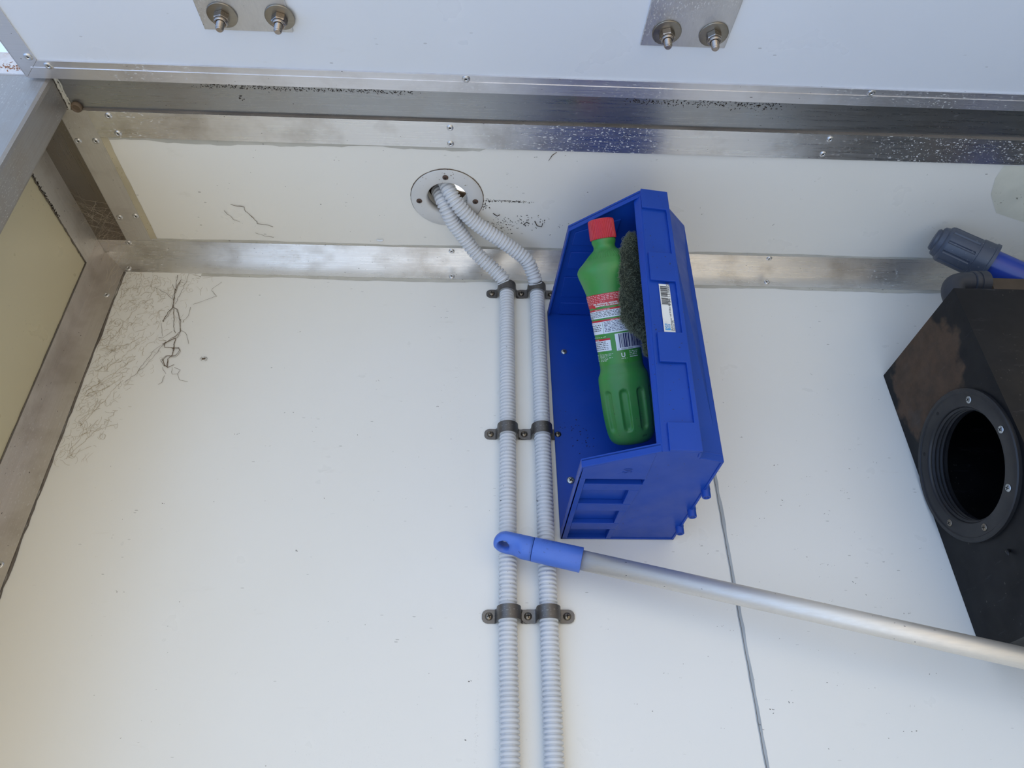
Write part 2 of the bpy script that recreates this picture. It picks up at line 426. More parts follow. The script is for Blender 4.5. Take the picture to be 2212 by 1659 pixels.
# vertical corner angle
b = MB()
b.prism([(XL, -.0022, ZB), (-.635, -.0022, ZB), (-.635, 0, ZB), (XL, 0, ZB)], [(XL, -.0022, H-.002), (-.680, -.0022, H-.002), (-.680, 0, H-.002), (XL, 0, H-.002)])
b = MB()
a0 = [(XL+.0004, -.0026, ZB), (-.635, -.0026, ZB), (-.635, -.0004, ZB), (XL+.0004, -.0004, ZB)]
a1 = [(XL+.0004, -.0026, H-.0455), (-.635, -.0026, H-.0455), (-.635, -.0004, H-.0455), (XL+.0004, -.0004, H-.0455)]
a2 = [(XL+.0004, -.0026, H-.002), (XL+.004, -.0026, H-.002), (XL+.004, -.0004, H-.002), (XL+.0004, -.0004, H-.002)]
b.prism(a0, a1); b.prism(a1, a2)
b.box(XL, XL+.0022, -.037, -.0026, ZB, H-.002)
t4 = struct(b, 'trim_4', M['alu_z'])
rivets(t4, [(-.648, -.0026, .368), (-.648, -.0026, .85), (-.648, -.0026, -.2)], (0, -1, 0))
# dark crushed sealant bead along the corner angle
random.seed(11)
b = MB(); pp = []
for i in range(160):
    z = ZB + (.905-ZB)*i/159; pp.append(V((-.6335+random.uniform(-.0008, .0008), -.0008, z)))
b.tube(pp, lambda i: .0014+.0008*math.sin(i*.9)*math.sin(i*.31), 6)
struct(b, 'trim_5', M['seal_d'])
b = MB(); pp = [V((XL+.0008, -.0375+random.uniform(-.0006, .0006), ZB + (.89-ZB)*i/100)) for i in range(101)]
b.tube(pp, .0011, 6); struct(b, 'trim_6', M['seal_d'])
# left wall / ceiling angle
b = MB()
b.box(XL+.0005, XL+.0025, -.300, -.037, .892, H-.001)
b2 = MB(); b2.box(XL+.0025, -.6300, -.300, -.0350, H-.0026, H-.0006)
t7 = struct(b, 'trim_7', M['alu_y']); o = b2.build('ceiling_leg', M['alu_d'], t7)
b = MB(); pp = [V((XL+.0012, -.300+.262*i/60, .8915+random.uniform(-.0008, .0008))) for i in range(61)]
b.tube(pp, lambda i: .0008+.0008*random.random(), 6); b.build('sealant_bead', M['seal_d'], t7)
# ceiling strips: side strip and front strip with mitre lap
b = MB(); b.box(-.6300, -.5875, -.300, -.0350, H-.0018, H-.0002)
t8 = struct(b, 'trim_8', M['alu_y'])
rivets(t8, [(-.623, -.245, H-.0018), (-.596, -.246, H-.0018), (-.621, -.089, H-.0018), (-.593, -.093, H-.0018)], (0, 0, -1))
b = MB()
b.prism([(-.5868, -.3005, H-.0034), (-.5868, -.2545, H-.0034), (XR, -.2545, H-.0034), (XR, -.3005, H-.0034)],
        [(-.5868, -.3005, H-.0018), (-.5868, -.2545, H-.0018), (XR, -.2545, H-.0018), (XR, -.3005, H-.0018)])
t9 = struct(b, 'trim_9', M['alu_x'])
rivets(t9, [(-.054, -.291, H-.0034), (-.054, -.262, H-.0034), (-.558, -.293, H-.0034), (-.556, -.262, H-.0034), (.530, -.292, H-.0034), (.530, -.264, H-.0034), (1.11, -.292, H-.0034)], (0, 0, -1))
# sealant smears beside the strips
def smear(fn, u0, u1, v0, wmin, wmax, seed, n=90, fade=None):
    random.seed(seed); q = MB(); ph = [random.uniform(0, 6.28) for _ in range(5)]
    def wd(u):
        t = sum(math.sin(u*k+ph[i])/(i+1) for i, k in enumerate((14, 37, 71, 140, 260)))/2.2
        x = wmin+(wmax-wmin)*(.5+.5*max(-1, min(1, t)))
        return x*(fade(u) if fade else 1)
    for i in range(n):
        ua, ub = u0+(u1-u0)*i/n, u0+(u1-u0)*(i+1)/n
        q.add([fn(ua, v0), fn(ub, v0), fn(ub, v0+wd(ub)), fn(ua, v0+wd(ua))], [(0, 1, 2, 3)])
    return q
q = smear(lambda u, v: (u, -.2545+v, H-.0004), -.585, XR, 0, .002, .010, 1, 160, lambda u: 1.3 if u < 0 else .35); struct(q, 'trim_10', M['seal'])
q = smear(lambda u, v: (u, -.0005, .9065-v), -.50, XR, 0, .003, .009, 5, 160, lambda u: 1.0); struct(q, 'trim_11', M['seal'])
q = smear(lambda u, v: (-.5875+v, u, H-.0005), -.252, -.036, 0, .010, .013, 8, 40); struct(q, 'trim_12', M['glue'])
q = smear(lambda u, v: (u, -.0345-v, H-.0006), -.585, XR, 0, .002, .006, 21, 160); struct(q, 'trim_13', M['seal'])

q = MB(); q.add([V(p) for p in ((.8330, -.2500, H-.0003), (.8341, -.2243, H-.0003), (.8464, -.1905, H-.0003), (.8800, -.1505, H-.0003), (.9414, -.1313, H-.0003), (1.02, -.125, H-.0003), (1.02, -.2500, H-.0003))], [(0, 1, 2, 3, 4, 5, 6)])
struct(q, 'trim_21', M['aged'])

# head of the opening: polished underside, beam and side post
b = MB(); b.box(-.6125, XR, -.3555, -.3030, H+.0008, H+.0022)
struct(b, 'trim_14', M['steel'])
b = MB(); b.box(-.6125, XR, -.3030, -.3006, H-.0022, H+.0022); struct(b, 'trim_20', M['seal_d'])  # dark strip laid in for the shaded gap behind the front strip
b = MB(); b.box(-.90, XR, -.3540, -.3030, H+.0022, 1.007); struct(b, 'trim_15', M['beam'], bevel=.003)
b = MB(); b.box(-.90, -.6125, -.3540, -.3000, ZB, H+.0022); jm = struct(b, 'trim_16', M['jamb'], bevel=.006)
b = MB(); b.box(-.90, XR, .03, .034, ZB-.4, .99); b.box(-.90, XR, -.30, .034, .992, 1.000); 
b = MB(); plate_hole(b, XL-.03, XR, -.302, .034, (-.030, -.160), .036, lambda u, v: (u, v, .995), lambda u, v: (u, v, .998)); struct(b, 'trim_17', M['brown'])
b = MB(); b.box(XL-.03, XL-.026, -.302, .034, H+.028, .995); b.box(XR-.004, XR, -.302, .034, H+.028, .995); b.box(XL-.03, XR, .030, .034, H+.028, .995); struct(b, 'trim_19', M['brown'])
# sealant bead down the jamb's inner corner
random.seed(31)
b = MB(); pp = [V((-.6105+random.uniform(-.001, .001), -.300-.054*i/30, H-.0005)) for i in range(31)]
b.tube(pp, lambda i: .0022+.0004*math.sin(i*.7), 8)
pp = [V((-.6075+random.uniform(-.001, .001), -.3005-.05*i/24, H-.0002)) for i in range(25)]
b.tube(pp, lambda i: .0013+.0003*math.sin(i*1.1), 8)
struct(b, 'trim_18', M['seal'])
o = MB().lathe((-.5985, -.3060, H+.0006), (0, 0, -1), [(0, .0075), (.004, .0080), (.007, .0070), (.0075, .0055), (.005, .0045)], 16).build('rubber_plug', M['brown'], origin=(-.5985, -.306, H))
tag(o, 'small brown perished rubber plug in the left corner of the dark header', 'plug')

# ------------------------------------------------------------------ the raised side door (flap)
AL = math.radians(12)
dS = V((0, -math.cos(AL), -math.sin(AL))); dN = V((0, math.sin(AL), -math.cos(AL)))
def fp(x, s, h=0): return V((x, -.362, .942)) + dS*s + dN*h
def fbox(mb, x0, x1, s0, s1, h0, h1, mat=0):
    mb.prism([fp(x0, s0, h0), fp(x1, s0, h0), fp(x1, s1, h0), fp(x0, s1, h0)], [fp(x0, s0, h1), fp(x1, s0, h1), fp(x1, s1, h1), fp(x0, s1, h1)], mat)
door = root('door_1', fp(0, 0, -.03)); door['kind'] = 'structure'
b = MB(); fbox(b, -.6395, XR, -.002, .78, -.032, 0); b.build('door_panel', M['flap'], door)
b = MB()
# front edge angle, mitred at the left
h1 = .0018
b.prism([fp(-.640, -.003, 0), fp(XR, -.003, 0), fp(XR, .0278, 0), fp(-.611, .0278, 0)], [fp(-.640, -.003, h1), fp(XR, -.003, h1), fp(XR, .0278, h1), fp(-.611, .0278, h1)])
fbox(b, -.640, XR, -.0045, -.003, -.034, h1)
fbox(b, -.6105, XR, .0272, .0284, h1, h1+.0012)
fbox(b, -.626, XR, .0150, .0158, h1, h1+.0009)
e1 = b.build('edge_strip', M['alu_xd'], door)
b = MB()
b.prism([fp(-.6409, -.003, 0), fp(-.6119, .0278, 0), fp(-.6113, .78, 0), fp(-.6403, .78, 0)], [fp(-.6409, -.003, h1), fp(-.6119, .0278, h1), fp(-.6113, .78, h1), fp(-.6403, .78, h1)])
fbox(b, -.6418, -.6403, -.003, .78, -.034, h1)
e2 = b.build('side_strip', M['alu_xd'], door)
for p in ((-.600, .0195), (-.029, .0215), (.550, .0215), (1.15, .0215)):
    q = MB(); rivet(q, fp(*p, h1), dN, .0058); q.build('rivet', [M['rivet'], M['dark']], e1)
for p in ((-.619, .034), (-.625, .30)):
    q = MB(); rivet(q, fp(*p, h1), dN, .0058); q.build('rivet', [M['rivet'], M['dark']], e2)

def mount(x0, label, wx, ws):
    r = root('mounting_plate', fp(x0+.056, .15, 0))
    b = MB(); fbox(b, x0, x0+.113, .0915, .30, 0, .0032); b.build('plate', M['plate'], r, bevel=.0006)
    for k in range(2):
        p = fp(wx[k], ws, .0032)
        wsh = MB().lathe(p, dN, [(0, .0188), (.0020, .0188), (.0022, .0180), (.0022, .005)], 36).build('washer', M['washer'], r)
        q = MB(); ph = (.3, .7)[k]
        q.lathe(p+dN*.0022, dN, [(0, .0094), (.0006, .0100), (.0085, .0100), (.0095, .0090)], 6, 0, smooth=False, ph=ph)
        q.lathe(p+dN*.0115, dN, [(0, .0085), (.0030, .0083), (.0042, .0074), (.0044, .0056), (.002, .0054)], 24)
        q.build('nut', M['bolt'], r)
        q = MB(); prof = []
        hh = .013
        while hh < .0255:
            prof += [(hh, .0052), (hh+.0007, .0046)]; hh += .0014
        prof += [(hh, .0046), (hh+.0012, .0036)]
        q.lathe(p, dN, prof, 18, smooth=False); q.build('bolt', M['bolt'], r)
    return tag(r, label, 'plate', 'bolted plates under the raised door')
mount(-.365, 'smooth grey aluminium plate with two bolts under the door, nearer the door corner', (-.326-.009, -.263), .1160)
mount(.202, 'white-speckled aluminium plate with two rusty bolts, above the blue bin', (.232, .2935), .1145)

# ------------------------------------------------------------------ cable flange in the ceiling
fl = root('cable_flange', (HC[0], HC[1], H))
b = MB(); n = 64
def cir(r, z, n=64): return [V((HC[0]+r*math.cos(2*PI*k/n), HC[1]+r*math.sin(2*PI*k/n), z)) for k in range(n)]
b.rings([cir(.060, H-.0001), cir(.0600, H-.0022), cir(.0590, H-.0030), cir(.0365, H-.0034), cir(.0345, H-.0026), cir(.0332, H+.000), cir(.0330, H+.012), cir(.0338, H+.012), cir(.0340, H-.0001)], smooth=True, close=True)
b.build('ring', M['flangew'], fl)
def screwhead(parent, p, n_, r=.0045, m_=None, name='screw', ang=.3, dome=.0024):
    q = MB(); q.lathe(p, n_, [(0, r), (dome*.35, r), (dome*.8, r*.72), (dome, r*.3), (dome, 0.0001)], 20)
    u, v, wv = basis(n_); c = V(p)+wv*(dome+.0001)
    for k in range(2):
        a = ang+k*PI/2; d = u*math.cos(a)+v*math.sin(a); e_ = wv.cross(d)
        l, t = r*.55, r*.12
        q.prism([c-d*l-e_*t-wv*.0006, c+d*l-e_*t-wv*.0006, c+d*l+e_*t-wv*.0006, c-d*l+e_*t-wv*.0006], [c-d*l-e_*t, c+d*l-e_*t, c+d*l+e_*t, c-d*l+e_*t], 1)
    return q.build(name, [m_ or M['screw'], M['dark']], parent)
for p in ((-.064, -.196), (-.109, -.145), (-.0155, -.147), (-.062, -.104)):
    screwhead(fl, (p[0], p[1], H-.0032), (0, 0, -1), .0048, M['rust'])
q = MB(); random.seed(12); pr_ = [V((HC[0]+(.0604+random.uniform(-.0003, .0003))*math.cos(2*PI*k/90), HC[1]+(.0604+random.uniform(-.0003, .0003))*math.sin(2*PI*k/90), H-.0004)) for k in range(91)]
q.tube(pr_, lambda i: .0005+.0004*abs(math.sin(i*.21)), 5); q.build('grime_ring', M['brown'], fl)
tag(fl, 'round white flange with a cable hole where both grey conduits leave', 'flange')

# ------------------------------------------------------------------ corrugated conduits
def conduit(pts, seed):
    path = resample(smooth_path(pts, 10), .00062)
    rr = (.0101, .0102, .0124, .0127, .0128, .0128, .0127, .0125, .0106, .0101)   # one rib every ten steps
    q = MB(); q.tube(path, lambda i: rr[i % 10], 20)
    return q
YC = -.0137
c1 = conduit([(.0410, YC, -.9), (.0425, YC, -.3), (.0420, YC, .118), (.0405, YC, .290), (.0420, YC, .585), (.0420, YC, .80), (.0415, YC, .872), (.0385, -.0185, .883), (.0330, -.0250, .8905), (.0194, -.0340, .9010), (.0001, -.0474, .9110), (-.0173, -.0616, .9200), (-.0300, -.0767, .9280), (-.0428, -.0925, .9350), (-.0545, -.1089, .9410), (-.0624, -.1254, .9475), (-.0699, -.1370, .9580), (-.0760, -.1390, .9760), (-.080, -.130, .991)], 1)
o = c1.build('corrugated_conduit', M['conduit'], origin=(.042, YC, .1)); 
tag(o, 'grey corrugated conduit on the left, the one farther from the blue bin', 'conduit', 'grey corrugated conduits')
c2 = conduit([(.0950, YC, -.9), (.0955, YC, -.3), (.0950, YC, .118), (.0950, YC, .290), (.0955, YC, .585), (.0950, YC, .80), (.0950, YC, .872), (.0930, -.0195, .881), (.0900, -.0300, .8880), (.0843, -.0406, .8970), (.0750, -.0552, .9060), (.0538, -.0702, .9140), (.0297, -.0858, .9210), (.0042, -.1019, .9270), (-.0181, -.1177, .9330), (-.0357, -.1347, .9385), (-.0490, -.1490, .9460), (-.0580, -.1590, .9570), (-.0650, -.1640, .972), (-.072, -.160, .990)], 2)
o = c2.build('corrugated_conduit', M['conduit'], origin=(.095, YC, .1))
tag(o, 'grey corrugated conduit on the right, directly beside the blue bin', 'conduit', 'grey corrugated conduits')

def clamp(xc, z, label, first, right_screw=True, dy=0):
    r = root('pipe_clamp', (xc, 0, z))
    R = .0150; hw = .0093; t = .0012
    prof = [(-.036, .003), (-.0345, .0062), (-.0315, .0085), (-.028, hw), (-.0185, hw)]
    pts = [(xc+x, -.0004-dy, h) for x, h in prof]
    pts += [(xc-.0160, -.0030, hw), (xc-R-.0002, -.0065, hw)]
    for k in range(17):
        a = PI - PI*k/16; pts.append((xc+R*math.cos(a), YC-R*math.sin(a), hw))
    pts += [(xc+R+.0002, -.0065, hw), (xc+.0160, -.0030, hw)]
    pts += [(xc-x, -.0004-dy, h) for x, h in reversed(prof)]
    b = MB(); n_ = len(pts)
    outer = []
    for i, (x, y, h) in enumerate(pts):
        a = pts[max(i-1, 0)]; c = pts[min(i+1, n_-1)]; tx, ty = c[0]-a[0], c[1]-a[1]; l = math.hypot(tx, ty)
        outer.append((x+ty/l*t, y-tx/l*t, h))
    vs = []
    for (x, y, h), (ox, oy, _) in zip(pts, outer): vs += [(x, y, z-h), (x, y, z+h), (ox, oy, z+h), (ox, oy, z-h)]
    fs = []
    for i in range(n_-1):
        a, c = 4*i, 4*(i+1)
        fs += [(a+k, a+(k+1) % 4, c+(k+1) % 4, c+k) for k in range(4)]
    fs += [(0, 1, 2, 3), tuple(4*(n_-1)+k for k in range(4))]
    b.add(vs, fs, 0, True)
    for i, f in enumerate(b.f):
        pass
    o_ = b.build('strap', M['clamp'], r)
    es = o_.modifiers.new('edge', 'EDGE_SPLIT'); es.split_angle = math.radians(45)
    yy = -.0018-dy
    if first: screwhead(r, (xc-.0265, yy, z), (0, -1, 0), .0052, dome=.003, ang=.35)
    screwhead(r, (xc+.0260, yy-(0.0014 if first else 0), z), (0, -1, 0), .0052, dome=.003, ang=.1)
    return tag(r, label, 'clamp', 'steel saddle clamps on the conduits')
names = {.874: 'topmost', .585: 'middle', .3015: 'lowest'}
for z, w_ in names.items():
    clamp(.042, z, 'dark steel saddle clamp, %s one on the left conduit in the photo' % w_, True, dy=0)
    clamp(.095, z, 'dark steel saddle clamp, %s one on the right conduit beside the bin' % w_, False, dy=.0014)

# ------------------------------------------------------------------ blue open-fronted bin, screwed to the wall on its back
bn = root('storage_bin', (.2, 0, .413))
zb, zt = .413, .835
O = [V(p) for p in ((.117, -.001, zb), (.121, -.220, zb), (.209, -.262, zb), (.256, -.261, zb), (.257, -.247, zb), (.288, -.238, zb), (.281, -.001, zb))]
Tt = [V(p) for p in ((.113, -.001, zt), (.128, -.207, zt), (.225, -.280, zt), (.265, -.275, zt), (.266, -.257, zt), (.306, -.213, zt), (.300, -.001, zt))]
def lerpP(i, j, t, u):     # point between profile corners i and j at fraction t, height fraction u
    return (O[i].lerp(O[j], t)).lerp(Tt[i].lerp(Tt[j], t), u)
def off(p, dx=0, dy=0, dz=0): return V((p.x+dx, p.y+dy, p.z+dz))
b = MB(); th = .0032
b.prism([O[0], off(O[0], 0, -th), off(O[6], 0, -th), O[6]], [Tt[0], off(Tt[0], 0, -th), off(Tt[6], 0, -th), Tt[6]])       # back
b.prism([O[6], off(O[6], -th), off(O[5], -th), O[5]], [Tt[6], off(Tt[6], -th), off(Tt[5], -th), Tt[5]])                  # floor panel (right)
b.prism([O[5], off(O[5], -.002, th), off(O[4], 0, th), O[4]], [Tt[5], off(Tt[5], -.002, th), off(Tt[4], 0, th), Tt[4]])  # lower front
prof_in = [0, 1, 2, 3, 4, 5, 6]
b.prism([off(O[i], 0, 0, .0074) for i in prof_in], [off(O[i], 0, 0, .0105) for i in prof_in])                              # bottom side, main skin
b.prism([off(Tt[i], 0, 0, -.0065) for i in prof_in], [off(Tt[i], 0, 0, -.003) for i in prof_in])                           # top side
# outer raised zones of the bottom side with rectangular recesses
def zslab(poly, z0, z1): b.prism([V((x, y, z0)) for x, y in poly], [V((x, y, z1)) for x, y in poly])
def xl(y): return .117+.004*(-y/.22)
def xd(y): return .180+.022*(-y/.25)
za, zc = zb, zb+.0075
# left border and right border (following the diagonal), with cross bars between the pockets
def xd(y): return .188+.018*(-y/.22)        # the step line that crosses the side
zslab([(xl(0), -.002), (xl(-.190), -.190), (xl(-.190)+.0092, -.190), (xl(0)+.0092, -.002)], za, zc)
for y0, y1 in ((-.190, -.2185), (-.160, -.176), (-.098, -.119), (-.037, -.057)):
    if y0 == -.190: zslab([(xl(y0), y0), (xd(y0), y0), (.2035, -.2560), (.2000, -.2560), (xl(y1)+.001, -.2175)], za, zc)
    else: zslab([(xl(y0)+.0092, y0), (xd(y0), y0), (xd(y1), y1), (xl(y1)+.0092, y1)], za, zc)
for y0, y1, xr in ((-.119, -.160, .187), (-.057, -.098, .185), (-.002, -.037, .182)):
    zslab([(xr, y0), (xd(y0), y0), (xd(y1), y1), (xr+.001, y1)], za, zc)
# the outer zone, a little lower than the stepped one
zslab([(xd(0), -.002), (.2795, -.002), (.2870, -.2365), (.2570, -.2460), (.2550, -.2590), (.2100, -.2600), (.2037, -.2560), (xd(-.19), -.190)], za+.0014, zc)
# rim flange along the slanting edge (bottom) and its twin on the top side
b.prism([O[1], O[2], off(O[2], 0, .003), off(O[1], 0, .003)], [off(O[1], 0, 0, .012), off(O[2], 0, 0, .012), off(O[2], 0, .003, .012), off(O[1], 0, .003, .012)])
b.prism([O[0], off(O[0], .003), off(O[1], .003), O[1]], [off(O[0], 0, 0, .012), off(O[0], .003, 0, .012), off(O[1], .003, 0, .012), off(O[1], 0, 0, .012)])
b.prism([Tt[1], Tt[2], off(Tt[2], 0, .003), off(Tt[1], 0, .003)], [off(Tt[1], 0, 0, -.012), off(Tt[2], 0, 0, -.012), off(Tt[2], 0, .003, -.012), off(Tt[1], 0, .003, -.012)])
b.prism([Tt[0], off(Tt[0], .003), off(Tt[1], .003), Tt[1]], [off(Tt[0], 0, 0, -.012), off(Tt[0], .003, 0, -.012), off(Tt[1], .003, 0, -.012), off(Tt[1], 0, 0, -.012)])
# panels standing proud on the inside of the top side
for y0, y1 in ((-.158, -.121), (-.100, -.052), (-.036, -.006), (-.200, -.174)):
    x0 = .133 if y0 > -.15 else .137
    if y0 < -.19: b.prism([V((.139, y0, zt-.0085)), V((.205, y0-.030, zt-.0085)), V((.200, y1, zt-.0085)), V((.137, y1, zt-.0085))], [V((.139, y0, zt-.006)), V((.205, y0-.030, zt-.006)), V((.200, y1, zt-.006)), V((.137, y1, zt-.006))])
    else: zslab([(x0, y0), (.203, y0), (.203, y1), (x0-.002, y1)], zt-.0088, zt-.006)
for k in range(3): b.box(.168, .212, -.012-.012*k, -.004, zb+.012+.006*k, zb+.0135+.006*k)
b.box(.168, .172, -.199, -.193, zb+.010, zb+.016)
b.build('body', M['bin'], bn, bevel=.0009)
# front lip with stepped label slots
b = MB()
I0 = V((.2045, -.2575, zb+.010)); I1 = V((.2165, -.2685, zt-.012))
b.prism([I0, off(O[2], 0, 0, .0), off(O[2], .001, .0035, .0), off(I0, .001, .0035)], [I1, Tt[2], off(Tt[2], .001, .0035), off(I1, .001, .0035)])
b.prism([O[2], O[3], off(O[3], 0, .0032), off(O[2], 0, .0032)], [Tt[2], Tt[3], off(Tt[3], 0, .0032), off(Tt[2], 0, .0032)])
b.prism([O[3], off(O[3], -.003, 0), off(O[4], -.003, 0), O[4]], [Tt[3], off(Tt[3], -.003, 0), off(Tt[4], -.003, 0), Tt[4]])
nL = (O[3]-O[2]).cross(Tt[2]-O[2]).normalized()
if nL.y > 0: nL = -nL
def FL(u, v, h=0): return lerpP(2, 3, v, u) + nL*h
comb = [(0, .175), (0, 1), (.999, 1), (.999, 0), (.912, 0), (.912, .865), (.715, .865), (.715, .08), (.598, .08), (.598, .865), (.398, .865), (.398, .13), (.29, .13), (.29, .865), (.088, .865), (.088, .175)]
b.prism([FL(*p, -.0005) for p in comb], [FL(*p, .0036) for p in comb])
b.build('front_lip', M['bin'], bn, bevel=.0008)
for y_, x_ in ((-.159, .2865), (-.099, .2835), (-.043, .2800)):
    q = MB()
    q.lathe((x_, y_, zb+.014), (0, 0, -1), [(0, .0062), (.012, .0062), (.013, .0058), (.022, .0056), (.0225, .0050), (.0225, .0036), (.016, .0032)], 20)
    q.box(x_-.008, x_, y_-.006, y_+.006, zb+.004, zb+.012)
    q.build('hollow_peg', M['bin'], bn)
# moulded number on the bottom side
vs, fs = text2d('50', .030, 'CENTER', .8)
q = MB(); a_ = math.radians(75)
q.add([V((.187 + (x*math.cos(a_) - y*math.sin(a_))*.9, -.222 - (x*math.sin(a_)*-1 - y*math.cos(a_))*-.9, zb+.0003)) for x, y in vs], fs)
q = MB()
def tmap(x, y): return V((.190 - y*.60 - .25*x, -.2245 + x*.62 + y*.35, zb))
def tmap(x, y): return V((.1835 - y*.55, -.2120 - x*.55, zb-.0006))
q.add([tmap(x, y) for x, y in vs], fs); q.build('moulded_number', M['bin'], bn)
screwhead(bn, (.1380, -.0042, .746), (0, -1, 0), .0052, M['screw_z'], dome=.0022, ang=.5)
screwhead(bn, (.1365, -.0042, .505), (0, -1, 0), .0060, M['screw_z'], dome=.0022, ang=.9)
# price sticker in the second slot
q = MB(); h = .0006
def stq(u0, u1, v0, v1, m_, h): q.add([FL(u0, v0, h), FL(u0, v1, h), FL(u1, v1, h), FL(u1, v0, h)], [(0, 1, 2, 3)], m_)
def stv(u, v):  # sticker coordinates: u 0 (bottom) .. 1 (top), v 0 (left) .. 1 (right)
    return (.401+.187*u, .355 + .335*v - .020*u)
def sq(u0, u1, v0, v1, m_, h_):
    P = [stv(u0, v0), stv(u0, v1), stv(u1, v1), stv(u1, v0)]; q.add([FL(*p, h_) for p in P], [(0, 1, 2, 3)], m_)
sq(0, 1, 0, 1, 0, .0005)
st = q.build('price_sticker', M['sticker'], bn)
q = MB(); random.seed(5); u = .955
while u > .56:
    t = random.choice((.004, .006, .006, .010, .014))
    if not (.715 < u < .735): sq(u-t, u, .09, .70, 0, .0007)
    u -= t + random.choice((.004, .006, .008))
q.build('barcode', M['ink_black'], st)
q = MB(); sq(.045, .170, .12, .60, 0, .0007); q.build('shop_logo', M['sky_blue'], st)
def stext(txt, u0, v0, size, m_, name, parent, hh=.0009):
    vs, fs = text2d(txt, size); q = MB(); L_ = (Tt[2]-O[2]).length
    out = []
    wdt = (O[3]-O[2]).length
    for x, y in vs:
        uu, vv_ = stv(u0, v0); out.append(FL(uu + x/L_, vv_ - y/wdt, hh))
    q.add(out, fs); return q.build(name, m_, parent)
stext('9 341137000297', .545, .93, .0062, M['ink_black'], 'barcode_digits', st)
stext('Multi-Purpose 1x6 W Blue Cabinet', .03, .80, .0036, M['ink_black'], 'printed_line', st)
stext('Pick bin 27L', .03, .97, .0036, M['ink_black'], 'printed_line', st)
stext('blue', .065, .36, .0075, M['sticker'], 'logo_word', st, .0010)
stext('bin', .075, .56, .0065, M['sticker'], 'logo_word', st, .0010)
tag(bn, 'deep blue plastic storage bin screwed sideways to the white wall, holding a green bottle', 'bin')

# ------------------------------------------------------------------ green cleaner bottle
B0 = V((.22571, -.05293, .54318)); B1 = V((.16901, -.24942, .80682))
Ub = (B1-B0).normalized(); LB = (B1-B0).length
vd = V((.180, .770, .612)); Xb = vd.cross(Ub).normalized(); Yb = Ub.cross(Xb).normalized()
if Yb.y < 0: Yb = -Yb
bt = root('cleaner_bottle', B0)
prof = [(0, .0190), (.0008, .0225), (.003, .0268), (.0065, .0302), (.011, .0326), (.017, .0343), (.025, .0356), (.036, .0366), (.050, .0373), (.070, .0375), (.095, .0371), (.100, .0366), (.104, .0358), (.109, .0330), (.114, .0317), (.125, .0314), (.150, .0318), (.170, .0324), (.190, .0334), (.205, .0343), (.224, .0360), (.230, .0374), (.238, .0396), (.246, .0420), (.251, .0436), (.255, .0445), (.2585, .0448), (.262, .0436), (.266, .0408), (.271, .0352), (.276, .0300), (.281, .0252), (.285, .0205), (.288, .0172), (.291, .0158), (.294, .0160), (.297, .0172), (.300, .0178), (.304, .0170)]
def rxh(h):
    for (a, ra), (c, rc) in zip(prof, prof[1:]):
        if a <= h <= c: return ra+(rc-ra)*(h-a)/(c-a)
    return prof[-1][1]
def flat(h):
    t = min(1, max(0, (h-.262)/.024)); return .80+.20*t
def bs(h, th, o_=0):
    r = rxh(h); gr_ = 0
    if .010 < h < .095:
        xx = ((th/(2*PI)*9+.5+.105) % 1 - .5)*2*PI*.0365/9       # arc distance from the nearest flute
        yo = max(0, .028-h, h-.076); d = math.hypot(xx, yo)/.0068
        if d < 1: gr_ = -.0046*(1-d**4)**.8
    r2 = r+gr_+o_
    return B0 + Ub*h + Xb*(r2*math.sin(th)) - Yb*(r2*flat(h)*math.cos(th))
q = MB(); hs = []
for (a, _), (c, _) in zip(prof, prof[1:]):
    k = max(1, int((c-a)/.002))
    hs += [a+(c-a)*i/k for i in range(k)]
hs.append(prof[-1][0]); NB = 216
q.rings([[bs(h, 2*PI*k/NB) for k in range(NB)] for h in hs]); q.build('bottle_body', M['bottle'], bt)
# ribbed cap
hc = .3025; q = MB(); rs = []
for h, r in ((0, .0182), (.0010, .0191), (.003, .0193), (.0262, .0189), (.0282, .0182), (.0290, .0166), (.0292, .009)):
    ring = []
    for k in range(160):
        t = 2*PI*k/160; rr_ = r - (.0008 if (k % 4 < 2 and .0008 < h < .0270) else 0)
        ring.append(B0 + Ub*(hc+h) + Xb*(rr_*math.sin(t)) - Yb*(rr_*math.cos(t)))
    rs.append(ring)
q.rings(rs, smooth=False); cap_o = q.build('cap', M['cap'], bt)
# label: green sleeve with printed panels; heights are measured along the bottle from its base
def patch(name, t0, t1, z0, z1, o_, m_, parent, nz=8, rag=0):
    q = MB(); random.seed(int(z0*1e4)); rg = [random.uniform(-rag, rag) for _ in range(41)]
    def fn(a, c):
        t = math.radians(t0+(t1-t0)*a); zz = z0+(z1-z0)*c
        if rag: zz += (1-c)*rg[int(round(a*40))]
        return bs(zz, t, o_)
    q.grid(fn, 40, nz); return q.build(name, m_, parent, recalc=False)
lb = patch('label', -130, 130, .1205, .2238, .0004, M['lab_green'], bt, 30)
patch('red_panel', -116, 116, .2048, .2236, .0007, M['lab_red'], lb, 8, .0009)
patch('red_header', -110, 106, .1996, .2023, .0007, M['lab_red'], lb)
patch('white_panel', -110, 106, .1888, .1996, .0007, M['lab_white'], lb)
patch('red_header', -110, 106, .1838, .1864, .0007, M['lab_red'], lb)
patch('white_panel', -110, -34, .1662, .1838, .0007, M['lab_white'], lb)
patch('white_panel', -33, 88, .1662, .1838, .0007, M['lab_white'], lb)
patch('red_header', -106, -19, .1563, .1592, .0007, M['lab_red'], lb)
patch('white_panel', -106, -19, .1412, .1563, .0007, M['lab_white'], lb)
patch('barcode_panel', -6, 80, .1395, .1640, .0007, M['lab_white'], lb)
random.seed(9); t = 3; q = MB()
